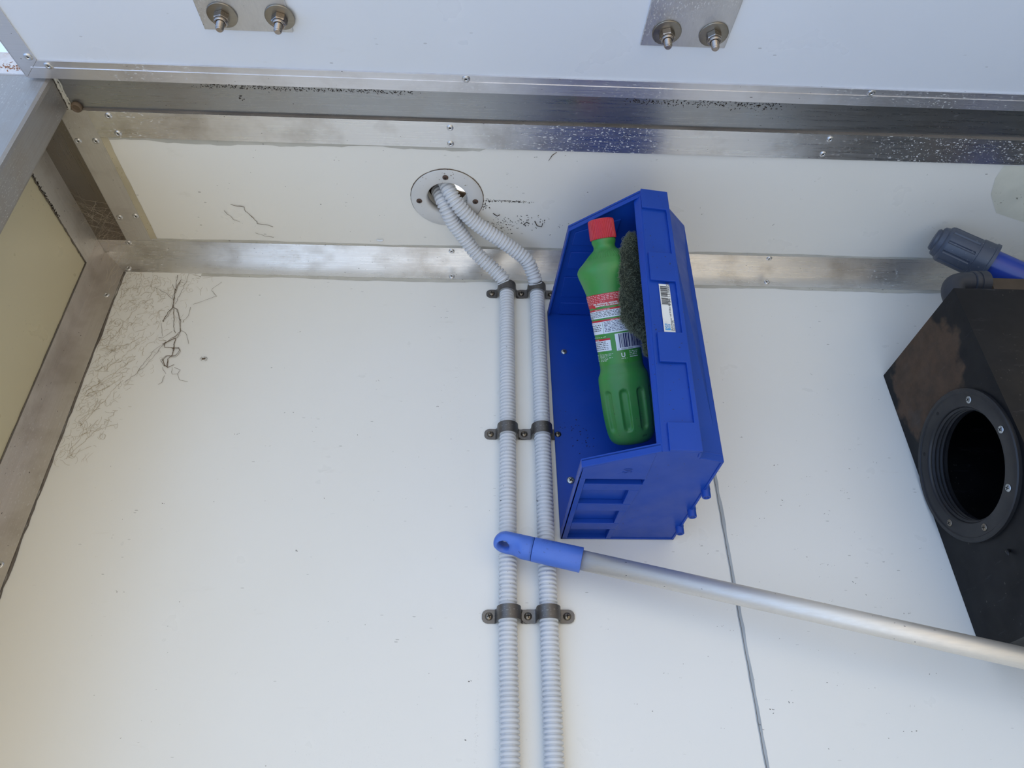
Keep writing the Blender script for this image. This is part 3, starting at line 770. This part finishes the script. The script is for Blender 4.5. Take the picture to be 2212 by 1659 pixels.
while t < 72:
    w_ = random.choice((.8, 1.0, 1.6, 2.6, 3.6))
    q.grid(lambda a, c, t=t, w_=w_: bs(.1428+(.1632-.1428)*c, math.radians(t+w_*a), .0010), 1, 3)
    t += w_ + random.choice((.9, 1.2, 1.8))
q.build('barcode', M['ink_blue'], lb, recalc=False)
def btext(txt, t0, z, size, m_, name='printed_text', align='LEFT', o_=.0011, sqz=1.0, parent=None, bold=0):
    vs, fs = text2d(txt, size, align, sqz, bold); q = MB(); r = .0325
    q.add([bs(z+y, math.radians(t0)+x/r, o_) for x, y in vs], fs); return q.build(name, m_, parent or lb, recalc=False)
def strokes(t0, t1, z, h, m_, seed, o_=.0011, name='small_print'):
    random.seed(seed); q = MB(); t = t0
    while t < t1:
        wl = random.uniform(4, 11); k = max(2, int(wl/1.7))
        for i in range(k):
            a = t+wl*i/k; hh = h*random.choice((.55, .6, .75, 1.0)); wd = wl/k*.72
            if a+wd > t1: break
            P = [(a, z), (a+wd, z), (a+wd, z+hh), (a, z+hh)]
            q.add([bs(zz, math.radians(tt), o_) for tt, zz in P], [(0, 1, 2, 3)])
        t += wl + 2.0
    return q.build(name, m_, lb, recalc=False)
for k in range(4): strokes(-84, 70-k*3, .2215-.0023*k, .0012, M['ink_pink'], 20+k)
for k in range(2): strokes(-84, -16-k*9, .2122-.0020*k, .0010, M['ink_pink'], 30+k)
btext('DIRT AND STAINS. REMOVES', -50, .2085, .0027, M['ink_white'], sqz=1.0, bold=.0001)
btext('GERMS DEAD ALL AROUND', -46, .2058, .0027, M['ink_white'], sqz=1.0, bold=.0001)
btext('DIRECTIONS FOR USE', -50, .2000, .0024, M['ink_white'], sqz=1.0)
for k in range(4): strokes(-84, 84-(0, 4, 10, 30)[k], .1975-.0022*k, .0014, M['ink_black'], 40+k)
strokes(-84, -60, .1890, .0012, M['ink_black'], 48)
strokes(-10, 36, .1842, .0017, M['ink_pink'], 50)
strokes(-84, -40, .1815, .0013, M['ink_pink'], 51)
for k in range(4): strokes(-84, -38, .1788-.0026*k, .0014, M['ink_black'], 52+k)
for k in range(7): strokes(-29, 80-(0, 2, 6, 4, 10, 20, 50)[k], .1818-.0022*k, .0014, M['ink_blue'], 60+k)
strokes(-84, -28, .1612, .0010, M['ink_white'], 70)
strokes(-72, -54, .1569, .0016, M['ink_white'], 71)
for k in range(5): strokes(-86, -24-random.Random(k).randint(0, 9), .1538-.0026*k, .0014, M['ink_black'], 72+k)
btext('9', -2, .1402, .0026, M['ink_blue']); btext('300663 380095', 5, .1400, .0026, M['ink_blue'], sqz=1.15)
for k in range(6): strokes(-60, -16-(0, 6, 12, 2, 14, 20)[k], .1360-.0019*k, .0010, M['ink_white'], 80+k)
for k in range(5): strokes(-86, -66, .1355-.0021*k, .0009, M['ink_white'], 90+k)
btext('U', 3, .1292, .0088, M['ink_white'], 'round_letter_mark', 'LEFT', bold=.0003)
strokes(2, 20, .1268, .0011, M['ink_white'], 98)
for k in range(3): strokes(25, 54-3*k, .1358-.0024*k, .0013, M['ink_white'], 100+k)
btext('Made in Australia.', 25, .1280, .0020, M['ink_white'], bold=.0001)
btext('EXP', 28, .0110, .0040, M['ink_black'], 'date_print', parent=bt, o_=.0004)
# embossed upright strokes round the shoulder
q = MB()
for k in range(17):
    t = -58+k*7.0
    a, c = math.radians(t), math.radians(t+2.2)
    h0, h1_ = .2745, .2840+.001*math.sin(k*1.3)
    q.add([bs(h0, a, .0002), bs(h0, c, .0002), bs(h1_, c, .0006), bs(h1_, a, .0006), bs(h0, (a+c)/2, .0012), bs(h1_, (a+c)/2, .0014)], [(0, 4, 5, 3), (4, 1, 2, 5)], 0, True)
q.build('embossed_strokes', M['bottle'], bt, recalc=False)
tag(bt, 'green cleaner bottle with red ribbed cap standing inside the blue bin', 'bottle')

# ------------------------------------------------------------------ scouring pad
random.seed(17)
pd = root('scouring_pad', (.205, -.262, .56))
PADL = [V(p) for p in ((0.2109, -0.2490, 0.7780), (0.2019, -0.2470, 0.7648), (0.1952, -0.2440, 0.7447), (0.1914, -0.2360, 0.7034), (0.1899, -0.2260, 0.6696), (0.1912, -0.2160, 0.6448), (0.2032, -0.2100, 0.6321), (0.2184, -0.2060, 0.6227), (0.2235, -0.1980, 0.5972))][::-1]      # left edge of the pad, bottom to top
def padpt(u, th, o_=0):
    f = u*(len(PADL)-1); i = min(len(PADL)-2, int(f)); L_ = PADL[i].lerp(PADL[i+1], f-i)
    wd = .046*min(1, max(.12, math.sin(PI*min(.985, max(.02, u)))*1.5)); hy = .0062*min(1, max(.2, math.sin(PI*min(.98, max(.02, u)))*1.8))
    n_ = .0012*math.sin(u*47+th*5)+.0009*math.sin(u*83-th*9)+.0007*math.sin(u*150+th*17)
    cx = wd/2; dx = cx + (cx+n_+o_)*math.cos(th); dy = (hy+n_+o_)*math.sin(th)
    return L_ + V((dx, dy + dx*.30, 0))
q = MB(); q.rings([[padpt(i/60, 2*PI*k/40) for k in range(40)] for i in range(61)]); q.build('pad_core', M['pad'], pd)
q = MB()
for i in range(9000):
    u, th = random.random(), random.uniform(0, 2*PI)
    p = padpt(u, th, .0002); p1 = padpt(u, th, .003); nn = (p1-p).normalized()
    d = V((random.gauss(0, 1), random.gauss(0, 1), random.gauss(0, 1))).normalized()
    d = (d - nn*d.dot(nn)*.6).normalized(); pts = [p.copy()]; ax = V((random.gauss(0, 1), random.gauss(0, 1), random.gauss(0, 1))).normalized()
    cur = p.copy(); step = .0008; rot = Matrix.Rotation(random.uniform(.25, .6), 3, ax)
    for k in range(5):
        cur = cur + d*step + nn*.00025; d = rot @ d; pts.append(cur.copy())
    q.tube(pts, .00016, 3, cap=(False, False))
o = q.build('fibres', M['fibre'], pd, recalc=False); o['kind'] = 'stuff'
q = MB()
for k in range(9):
    a = padpt(.80+.018*k, 2.6+.05*k, 0); pts = [a]
    d = V((-1, -.3, .6+.1*k)).normalized(); ax = V((.2, 1, .1*k)).normalized(); rot = Matrix.Rotation(-.45 if k % 2 else .35, 3, ax)
    for j in range(7): a = a+d*.0016; d = rot @ d; pts.append(a)
    q.tube(pts, .0002, 4)
q.build('loose_strands', M['fibre'], pd)
tag(pd, 'frayed grey-green scouring pad wedged between the green bottle and the blue bin lip', 'scouring pad')

# ------------------------------------------------------------------ broom handle with blue grip
PA, PB = V((.0350, -.0455, .3880)), V((.6740, -.0860, .2275))
dP = (PB-PA).normalized(); tip = V((.0205, -.0440, .3920))
PE = PA + dP*((1.1190-.035)/dP.x)
hd = root('broom_handle', PA)
st0 = tip + dP*.122
q = MB(); q.lathe(st0-dP*.02, dP, [(0, .0134), ((PE-st0).length, .0134)], 48); q.build('tube', M['tube'], hd)
# grip: round sleeve, then a flattened rounded eye end
wv = dP; side = dP.cross(V((0, -1, 0))).normalized(); out_ = side.cross(dP).normalized()
if out_.y > 0: out_ = -out_
n2 = (out_*math.cos(math.radians(61)) + side*(-1 if side.z > 0 else 1)*math.sin(math.radians(61))).normalized()   # flat faces of the eye tip look down and out
a2 = n2.cross(dP).normalized()
def grip_ring(t, n=48):
    R0 = .0163
    a = R0*math.sqrt(max(0, 1-((.0165-t)/.0165)**2)) if t < .0165 else R0
    k = min(1, max(0, (t-.028)/.014)); k = k*k*(3-2*k)
    c = min(a, R0*(.50+.50*k))
    return [tip + wv*t + a2*(a*math.cos(2*PI*i/n)) + n2*((c if math.sin(2*PI*i/n) > 0 else a)*math.sin(2*PI*i/n)) for i in range(n)]
ts = [.0002, .0008, .0018, .003, .005, .0075, .0105, .0135, .0165, .022, .028, .034, .037, .040, .043, .046, .050, .0545]
g1 = MB(); g1.rings([grip_ring(t) for t in ts])
go = g1.build('eye_end', M['grip'], hd)
cut = MB(); hcx = tip+wv*.0150
axh = n2
cut.lathe(hcx-axh*.05, axh, [(0, .0088), (.1, .0088)], 32)
co = cut.build('cutter', M['grip'], hd)
bpy.context.view_layer.update()
bo = go.modifiers.new('eye', 'BOOLEAN'); bo.operation = 'DIFFERENCE'; bo.object = co; bo.solver = 'EXACT'
dg = bpy.context.evaluated_depsgraph_get(); dg.update()
nm = bpy.data.meshes.new_from_object(go.evaluated_get(dg))
go.modifiers.clear(); old = go.data; go.data = nm; nm.name = 'eye_end'
bpy.data.objects.remove(co)
q = MB(); q.lathe(tip+wv*.0550, dP, [(0, .0155), (.0004, .0164), (.001, .0166), (.066, .0170), (.0667, .0166), (.067, .0140)], 48)
sl = q.build('sleeve', M['grip'], hd)
# moulded snowflake mark and letters on the sleeve
def gpt(x, ang, h=.0001): return tip + wv*(.055+x) + (side*math.cos(ang) + out_*math.sin(ang))*(.0168+h)
sgn = 1 if side.z > 0 else -1
q = MB()
for k in range(8):
    a = 2*PI*k/8; P = [(.0145+.0016*math.cos(a), 1.6e-3*math.sin(a)), (.0145+.0062*math.cos(a), .0062*math.sin(a))]
    w_ = .0003; n_ = (-math.sin(a)*w_, math.cos(a)*w_)
    qs = [(P[0][0]+n_[0], P[0][1]+n_[1]), (P[1][0]+n_[0], P[1][1]+n_[1]), (P[1][0]-n_[0], P[1][1]-n_[1]), (P[0][0]-n_[0], P[0][1]-n_[1])]
    q.add([gpt(x, PI/2-sgn*(.72+y/.0168)) for x, y in qs], [(0, 1, 2, 3)])
vs, fs = text2d('SABCO', .0090, 'LEFT', .95)
q.add([gpt(.0225+x, PI/2-sgn*(.62+y/.0168)) for x, y in vs], fs)
def rev(sg): pass
q.build('moulded_mark', plastic('blue_mark_shade', (.05, .12, .50), .5), sl)
tag(hd, 'slanting silver broom handle with a blue plastic eye grip', 'broom handle')

# ------------------------------------------------------------------ black plastic tank with a round port
TX, TY0, TY1, TZ, TB = .680, -.222, -.0008, .7115, .2525
tk = root('water_tank', (TX, -.1, TB))
PCy, PCz, PR = -.110, .4835, .0800
q = MB()
plate_hole(q, TY0, TY1, TB, TZ, (PCy, PCz), PR, lambda u, v: (TX, u, v), lambda u, v: (TX+.004, u, v))
q.box(TX+.004, 1.1195, TY0, TY0+.004, TB, TZ); q.box(TX+.004, 1.1195, TY1-.004, TY1, TB, TZ)
q.box(TX+.004, 1.1155, TY0+.004, TY1-.004, TZ-.004, TZ); q.box(TX+.004, 1.1155, TY0+.004, TY1-.004, TB, TB+.004); q.box(1.1155, 1.1195, TY0+.004, TY1-.004, TB, TZ)
mt_ = M['tank']
tb = MB(); tb.v = q.v; tb.f = q.f; tb.m = q.m; tb.sm = q.sm
# object coordinates of the stain are taken from the port centre
sh = tb.build('tank_shell', M['tank'], tk)
sh.location = V((0, PCy+.1, PCz-TB))*S
for v_ in sh.data.vertices: v_.co -= V((0, PCy+.1, PCz-TB))*S
pr = MB()
def yz(r, x, n=72, ph=0): return [V((x, PCy+r*math.cos(2*PI*k/n), PCz+r*math.sin(2*PI*k/n))) for k in range(n)]
rings = [yz(.1070, TX), yz(.1070, TX-.0045), yz(.1055, TX-.0060), yz(.1010, TX-.0062), yz(.0995, TX-.0048), yz(.0835, TX-.0052), yz(.0815, TX-.0042), yz(.0800, TX-.0015)]
x = TX
for k in range(3): rings += [yz(.0800, x), yz(.0772, x+.0022), yz(.0772, x+.0034), yz(.0800, x+.0056)]; x += .0060
rings += [yz(.0770, x), yz(.0770, x+.004), yz(.084, x+.004), yz(.084, TX)]
pr.rings(rings, smooth=True, close=True)
pg = pr.build('port_ring', M['ring'], tk)
es = pg.modifiers.new('edge', 'EDGE_SPLIT'); es.split_angle = math.radians(38)
for k, (y_, z_, c_) in enumerate(((-.169, .5535, 0), (-.1975, .486, 0), (-.169, .420, 0), (-.103, .3935, 1), (-.0335, .4235, 1), (-.099, .5745, 2), (-.031, .545, 2))):
    d = math.hypot(y_-PCy, z_-PCz); y_, z_ = PCy+(y_-PCy)/d*.0912, PCz+(z_-PCz)/d*.0912
    if c_ == 2: MB().lathe((TX-.0051, y_, z_), (-1, 0, 0), [(0, .0026), (.0003, .0026)], 16).build('empty_screw_hole', M['dark'], pg)
    else: screwhead(pg, (TX-.0050, y_, z_), (-1, 0, 0), .0052, M['screw_z'] if c_ == 0 else M['screw'], 'screw', .4*k, .0016)
# small burrs below the port
random.seed(4)
q = MB()
for y_, z_, l in ((-.124, .352, .006), (-.155, .306, .004), (-.19, .262, .008)):
    pts = [V((TX-.0005, y_, z_)), V((TX-.004, y_-.001, z_-.002)), V((TX-.005, y_-.003, z_-.002-l))]
    MB().tube(pts, lambda i: (.0022, .0024, .0008)[i], 8).build('moulding_burr', M['ring'], tk)
tag(tk, 'big black stained plastic tank with a round open port against the wall', 'tank')

# pipe fitting lying on the tank
fa, fb = V((.7760, -.122, .9125)), V((.8506, -.122, .8573)); fd = (fb-fa).normalized()
ft = root('pipe_fitting', (.9, -.12, TZ))
q = MB()
def ribbed(mb, o_, ax, segs, n=110, nr=11, depth=.0012):
    u, v, wv_ = basis(ax); rs = []
    for h, r, rb in segs:
        rs.append([V(o_)+wv_*h+(u*math.cos(2*PI*k/n)+v*math.sin(2*PI*k/n))*(r-(.0016 if rb and ((k*nr) % n) < n*.16 else 0)) for k in range(n)])
    mb.rings(rs)
ribbed(q, fa, fd, [(-.0060, .0120, 0), (-.0055, .0165, 0), (-.0030, .0188, 0), (.0008, .0190, 0), (.0012, .0222, 0), (.0030, .0246, 0), (.0085, .0258, 0), (.0100, .0262, 0), (.0105, .0275, 0), (.0125, .0296, 0), (.0160, .0308, 0), (.0165, .0309, 1), (.0600, .0312, 1), (.0605, .0312, 0), (.0640, .0313, 0), (.0648, .0326, 0), (.0840, .0330, 0), (.0850, .0346, 0), (.0900, .0348, 0), (.0902, .0300, 0), (.078, .0280, 0)])
nu = q.build('compression_nut', M['nut'], ft); es = nu.modifiers.new('edge', 'EDGE_SPLIT'); es.split_angle = math.radians(34)
q = MB(); path = smooth_path([fa+fd*.07, fa+fd*.12, fa+fd*.165, (.930, -.122, .790), (.950, -.122, .750), (.953, -.122, TZ+.001)], 8)
q.tube(path, lambda i: .0255, 36); q.build('barrel', M['barrel'], ft)
q = MB(); q.lathe((.953, -.122, TZ), (0, 0, 1), [(0, .045), (.012, .044), (.016, .036), (.034, .034), (.036, .030)], 40); q.build('base_collar', M['tank'], ft)
bt_ = MB(); bt_.box(.800, .905, -.160, -.112, TZ+.0002, TZ+.082)
bt_.build('dirty_ledge', M['ledge'], ft, bevel=.004)
tag(ft, 'slate grey ribbed pipe nut on a shiny blue barrel above the tank', 'pipe fitting')
eb = root('elbow_hose', (.738, -.150, TZ))
q = MB(); path = smooth_path([(.737, -.150, TZ+.001), (.737, -.150, .745), (.7385, -.150, .768), (.748, -.150, .784), (.766, -.150, .7895), (.790, -.150, .7895)], 8)
q.tube(path, .0165, 32); q.build('bend', M['hose'], eb)
q = MB(); q.lathe((.7745, -.150, .7895), (1, 0, 0), [(0, .0172), (.001, .0186), (.007, .0188), (.0075, .0176), (.0100, .0176), (.0105, .0190), (.0240, .0192), (.0245, .0150), (.010, .0130)], 40, smooth=False); q.build('collar', M['hose'], eb)
tag(eb, 'dark rubber elbow hose bending over the top corner of the tank', 'hose')

# ------------------------------------------------------------------ cobwebs, spider and debris
WEB = [[[-0.5314,0.8905],[-0.5358,0.8669],[-0.5331,0.8498],[-0.5309,0.8291],[-0.5342,0.8196],[-0.5394,0.7956]],[[-0.5216,0.9047],[-0.5219,0.881],[-0.528,0.8348]],[[-0.5429,0.8784],[-0.5358,0.8669]],[[-0.5395,0.9002],[-0.5358,0.8728],[-0.5333,0.8478],[-0.5302,0.8291]],[[-0.5304,0.8272],[-0.5202,0.82],[-0.5115,0.7982],[-0.5052,0.775],[-0.5109,0.7642],[-0.5228,0.7516],[-0.526,0.748]],[[-0.5281,0.8235],[-0.5159,0.7765],[-0.5119,0.7712]],[[-0.53,0.8253],[-0.5338,0.8067],[-0.5382,0.7966]],[[-0.5189,0.7746],[-0.5304,0.7601],[-0.5377,0.7617]],[[-0.51,0.7607],[-0.5247,0.748],[-0.523,0.7412],[-0.5077,0.7398],[-0.5,0.7417],[-0.497,0.7349],[-0.5013,0.7245],[-0.5145,0.7234],[-0.5192,0.7156],[-0.5141,0.7057],[-0.5075,0.7008],[-0.4995,0.706]],[[-0.51,0.7607],[-0.5084,0.7398],[-0.5064,0.7261],[-0.5117,0.7175],[-0.5086,0.7024]],[[-0.526,0.748],[-0.5387,0.7339],[-0.552,0.6932]],[[-0.526,0.748],[-0.532,0.7289],[-0.5437,0.7017],[-0.5667,0.67]],[[-0.5155,0.7006],[-0.5069,0.6876]],[[-0.5009,0.701],[-0.4977,0.6878],[-0.4884,0.688],[-0.4864,0.6963],[-0.4969,0.701]],[[-0.4884,0.688],[-0.4831,0.6766],[-0.4692,0.6737]],[[-0.5043,0.7768],[-0.4944,0.7699],[-0.4854,0.749]],[[-0.498,0.8337],[-0.4618,0.8537],[-0.474,0.8669],[-0.4608,0.8868]],[[-0.5009,0.828],[-0.4995,0.8095],[-0.5058,0.7947]],[[-0.5709,0.8698],[-0.5477,0.857],[-0.5364,0.8459]],[[-0.5412,0.792],[-0.5313,0.7636]],[[-0.5228,0.7516],[-0.5296,0.7567]],[[-0.5087,0.6843],[-0.5094,0.6712],[-0.5142,0.6671]]]
def strand(q, pts, r, jit=.0006):
    P = [V(p) for p in pts]; out = [P[0]]
    for a, c in zip(P, P[1:]):
        k = max(1, int((c-a).length/.004))
        for i in range(1, k+1):
            p = a.lerp(c, i/k)
            if i < k: p = p + V((random.gauss(0, jit), -abs(random.gauss(0, jit*.5)), random.gauss(0, jit)))
            out.append(p)
    q.tube(out, lambda i: r*(.6+.8*random.random()), 4, cap=(False, False))
random.seed(21); q = MB()
for i, l in enumerate(WEB):
    thick = .00042 if i in (0, 3, 4, 5, 8, 9) else .00024
    strand(q, [(x, -.0016-.001*random.random(), z) for x, z in l], thick)
    if i in (0, 4, 8, 9): strand(q, [(x+random.gauss(0, .0012), -.0022, z+random.gauss(0, .0012)) for x, z in l], .00028)
for (x, z) in ((-.5390, .7966), (-.5077, .7398), (-.5192, .7156), (-.5141, .7050), (-.5360, .8669)):
    q.lathe((x, -.0012, z), (0, -1, 0), [(0, .0012), (.0008, .0009), (.001, .0003)], 7)
o = q.build('cobweb', M['web'], origin=(-.53, 0, .70)); tag(o, 'thick tangled hanging cobweb on the wall near the left corner', 'cobweb', kind='stuff')
q = MB(); n = 0
while n < 620:
    x = random.uniform(-.634, -.46); z = random.uniform(.52, .905)
    left = -.634
    dens = max(0, 1-(x-left)/(.06+.11*(z-.50)/.4))
    if random.random() > dens*1.2: continue
    n += 1; a = random.uniform(0, 2*PI); ln = random.randint(2, 7); p = V((x, -.0008, z)); pts = [p]; cv = random.gauss(0, .45)
    for k in range(ln):
        a += cv+random.gauss(0, .25); p = p+V((math.cos(a)*.0026, 0, math.sin(a)*.0034)); pts.append(p)
    if max(p_.x for p_ in pts) > 0 or min(p_.x for p_ in pts) < -.633: continue
    q.tube(pts, .00008+.00007*random.random(), 3, cap=(False, False))
for k in range(16):
    x0 = random.uniform(-.632, -.60); z0 = random.uniform(.53, .75)
    strand(q, [(x0, -.001, z0), (x0+random.uniform(.02, .06), -.001, z0+random.uniform(.0, .10))], .00018, .0012)
o = q.build('cobweb', M['webf'], origin=(-.60, 0, .70)); tag(o, 'fine hair-like web fluff spread beside the left corner angle', 'cobweb', kind='stuff')
q = MB(); random.seed(41)
for k in range(52):
    # fine pale strands across the upper left corner
    a = V((XL+.006+.002*random.random(), random.uniform(-.16, -.03), H-.006-.03*random.random()))
    c = V((random.uniform(-.655, -.60), random.uniform(-.13, -.02), H-.004-.001*random.random()))
    if k > 34: a = V((random.uniform(-.665, -.64), -.004, random.uniform(.86, .93))); c = V((random.uniform(-.66, -.60), random.uniform(-.06, -.02), H-.004))
    strand(q, [a, (a+c)/2+V((0, 0, -.006*random.random())), c], .00011, .0010)
o = q.build('cobweb', M['web_l'], origin=(-.66, -.05, .93)); tag(o, 'pale cobweb strands across the dark upper left corner', 'cobweb', kind='stuff')
q = MB(); random.seed(61)
for l, r_ in (([(-.4257, -.1244), (-.4159, -.1207), (-.4041, -.1191), (-.4048, -.1098), (-.3946, -.0944), (-.3914, -.0817), (-.3767, -.0801), (-.3660, -.0750)], .0005), ([(-.44, -.11), (-.43, -.09), (-.42, -.085)], .0003), ([(-.40, -.06), (-.385, -.052), (-.37, -.05)], .0003)):
    strand(q, [(x, y, H-.0016) for x, y in l], r_, .0005)
o = q.build('cobweb', M['web'], origin=(-.40, -.10, H)); tag(o, 'short dark kinked web threads on the white panel between corner and flange', 'cobweb', kind='stuff')
q = MB(); q.tube(smooth_path([(-.1900, -.0512, H-.0022), (-.1840, -.0500, H-.0030), (-.1780, -.0508, H-.0024)], 5), lambda i: .0017-.00012*abs(i-5), 8)
o = q.build('cocoon', M['lab_white'], origin=(-.184, -.05, H-.002)); tag(o, 'tiny white insect cocoon stuck to the panel left of the conduits', 'cocoon')
q = MB()
for l in ([(.0870, -.1041), (.0917, -.0945), (.1000, -.0926), (.1009, -.1014)], [(.078, -.098), (.073, -.102), (.069, -.098), (.072, -.094)], [(.0147, -.1196), (.022, -.114), (.026, -.118)]):
    q.tube([V((x, y, H-.0012-.0006*i)) for i, (x, y) in enumerate(l)], .0007, 5)
o = q.build('dry_leaf_curl', M['dirt'], origin=(.09, -.10, H)); tag(o, 'curled dark leaf shreds on the white panel between flange and blue bin', 'leaf shreds', kind='stuff')
# spider skeleton on the wall
q = MB(); sp_ = V((-.455, -.0012, .7195))
q.lathe(sp_-V((.003, 0, 0)), (1, 0, .2), [(0, .0004), (.001, .0012), (.003, .0014), (.005, .0010), (.006, .0003)], 8)
for k, (dx, dz) in enumerate(((-1, .35), (-.9, -.1), (-.5, -.55), (.6, -.6), (1, -.4), (1.1, .1), (.9, .55), (.1, .8))):
    q.tube([sp_, sp_+V((dx*.0035, -.001, dz*.003+.0022)), sp_+V((dx*.0062, 0, dz*.0055-.001))], .00022, 4)
o = q.build('spider', M['brown'], origin=tuple(sp_)); tag(o, 'small dead brown spider stuck to the white wall', 'spider')
def shards(name, spots, f, label, cat, origin, mt=None, seed=1):
    random.seed(seed); q = MB()
    for (cx, cy, sx_, sy_, n, r) in spots:
        for k in range(n):
            u, v = random.gauss(cx, sx_), random.gauss(cy, sy_); a = random.uniform(0, PI); l = r*random.uniform(.4, 1.6); w_ = r*random.uniform(.2, .5)
            ca, sa = math.cos(a), math.sin(a); pts = [(-l, -w_*.3), (-l*.3, -w_), (l*.6, -w_*.7), (l, w_*.2), (l*.2, w_), (-l*.6, w_*.8)]
            lo = [f(u+x*ca-y*sa, v+x*sa+y*ca, 0) for x, y in pts]; hi = [f(u+x*ca-y*sa, v+x*sa+y*ca, random.uniform(.3, .9)*r*.6) for x, y in pts]
            q.prism(lo, hi)
    o_ = q.build(name, mt or M['dirt'], origin=origin); tag(o_, label, cat, kind='stuff'); return o_
ce = lambda u, v, h: V((u, v, H-h-.00005))
shards('dirt_crumbs', [(.030, -.090, .018, .010, 55, .0011), (.055, -.100, .018, .008, 30, .0012), (.100, -.100, .012, .010, 14, .0013), (.02, -.147, .020, .0012, 90, .0009), (.052, -.146, .014, .0010, 60, .0009), (.0, -.138, .006, .006, 40, .0012)], ce, 'dark dirt crumbs scattered on the white panel right of the cable flange', 'dirt', (.03, -.12, H), seed=3)
he = lambda u, v, h: V((u, v, H+.0008-h-.00005))
shards('mould_specks', [(-.40+.02*k, -.346, .012, .0022, 26, .0010) for k in range(15)] + [(-.355, -.325, .003, .002, 5, .0016)], he, 'dark mould specks along the left of the steel header', 'mould', (-.3, -.34, H), seed=4)
shards('mould_specks', [(.215+.015*k, -.344, .008, .003, 15, .0012) for k in range(15)] + [(.45, -.335, .06, .010, 30, .0007)], he, 'black mould specks along the middle of the steel header above the bin', 'mould', (.3, -.34, H), seed=5)
rf = lambda u, v, h: V((u, -.3541-h*.3, v))
shards('rust_flakes', [(-.70+.012*k, .968+.002*(k % 3), .008, .0035, 22, .0016) for k in range(6)], rf, 'orange rust flakes on the pale beam end at the upper left', 'rust', (-.67, -.354, .968), mt=M['rust_o'], seed=9)
bi = lambda u, v, h: V((u, -.0043-h, v))
shards('dirt_crumbs', [(.150, .595, .012, .006, 16, .0011), (.160, .570, .010, .012, 14, .0012)], bi, 'black grime flecks on the back panel inside the blue bin', 'dirt', (.15, -.005, .58), seed=6)
random.seed(77)
ws = lambda u, v, h: V((u, -.0001-h*.4, v))
spots = []
for k in range(300):
    x, z = random.uniform(-.60, .66), random.uniform(.06, .90)
    if (.10 < x < .31 and z > .40) or .02 < x < .12 or (x > .66): continue
    if x < -.60+.35*(.6-z) - .02: continue
    if random.random() < .35: x, z = random.gauss(.45, .10), random.gauss(.36, .12)
    if not (.06 < z < .90) or x > .66 or .02 < x < .12 or (.10 < x < .31 and z > .40): continue
    n_ = random.choice((1, 1, 1, 2, 3)); spots.append((x, z, .004, .0006, n_, random.choice((.0004, .0005, .0006, .0009))))
shards('dirt_specks', spots, ws, 'fine dark dirt specks sprinkled over the large white wall panel', 'dirt', (0, 0, .5), seed=78)
spots = [(random.uniform(-.50, .95), random.uniform(-.245, -.045), .004, .001, random.choice((1, 1, 2)), random.choice((.0004, .0006, .0008))) for k in range(110)]
shards('dirt_specks', [p for p in spots if abs(p[0]+.06) > .08], ce, 'fine dark dirt specks on the narrow white side panel with the cable flange', 'dirt', (.2, -.15, H), seed=79)
le = lambda u, v, h: V((XL+.0026+h, u, v))
shards('dirt_crumbs', [(-.225+.010*k, .8915, .004, .0012, 8, .0014) for k in range(9)], le, 'brown crusty dirt along the angle edge at the upper left', 'dirt', (XL, -.19, .891), seed=80)
q = MB(); f_ = [V((.024, -.034, .9065-.0)), V((-.3, 0, 0))]
q = MB(); q.tube([V((.1115, -.2500, H-.001)), V((.105, -.2440, H-.001)), V((.100, -.2330, H-.001))], lambda i: (.0003, .0007, .0003)[i], 5)
o = q.build('dry_leaf_blade', M['brown'], origin=(.105, -.244, H)); tag(o, 'tiny dry leaf blade stuck by the front ceiling strip', 'leaf')

for o in list(bpy.data.objects):
    if '_o' in o: del o['_o']
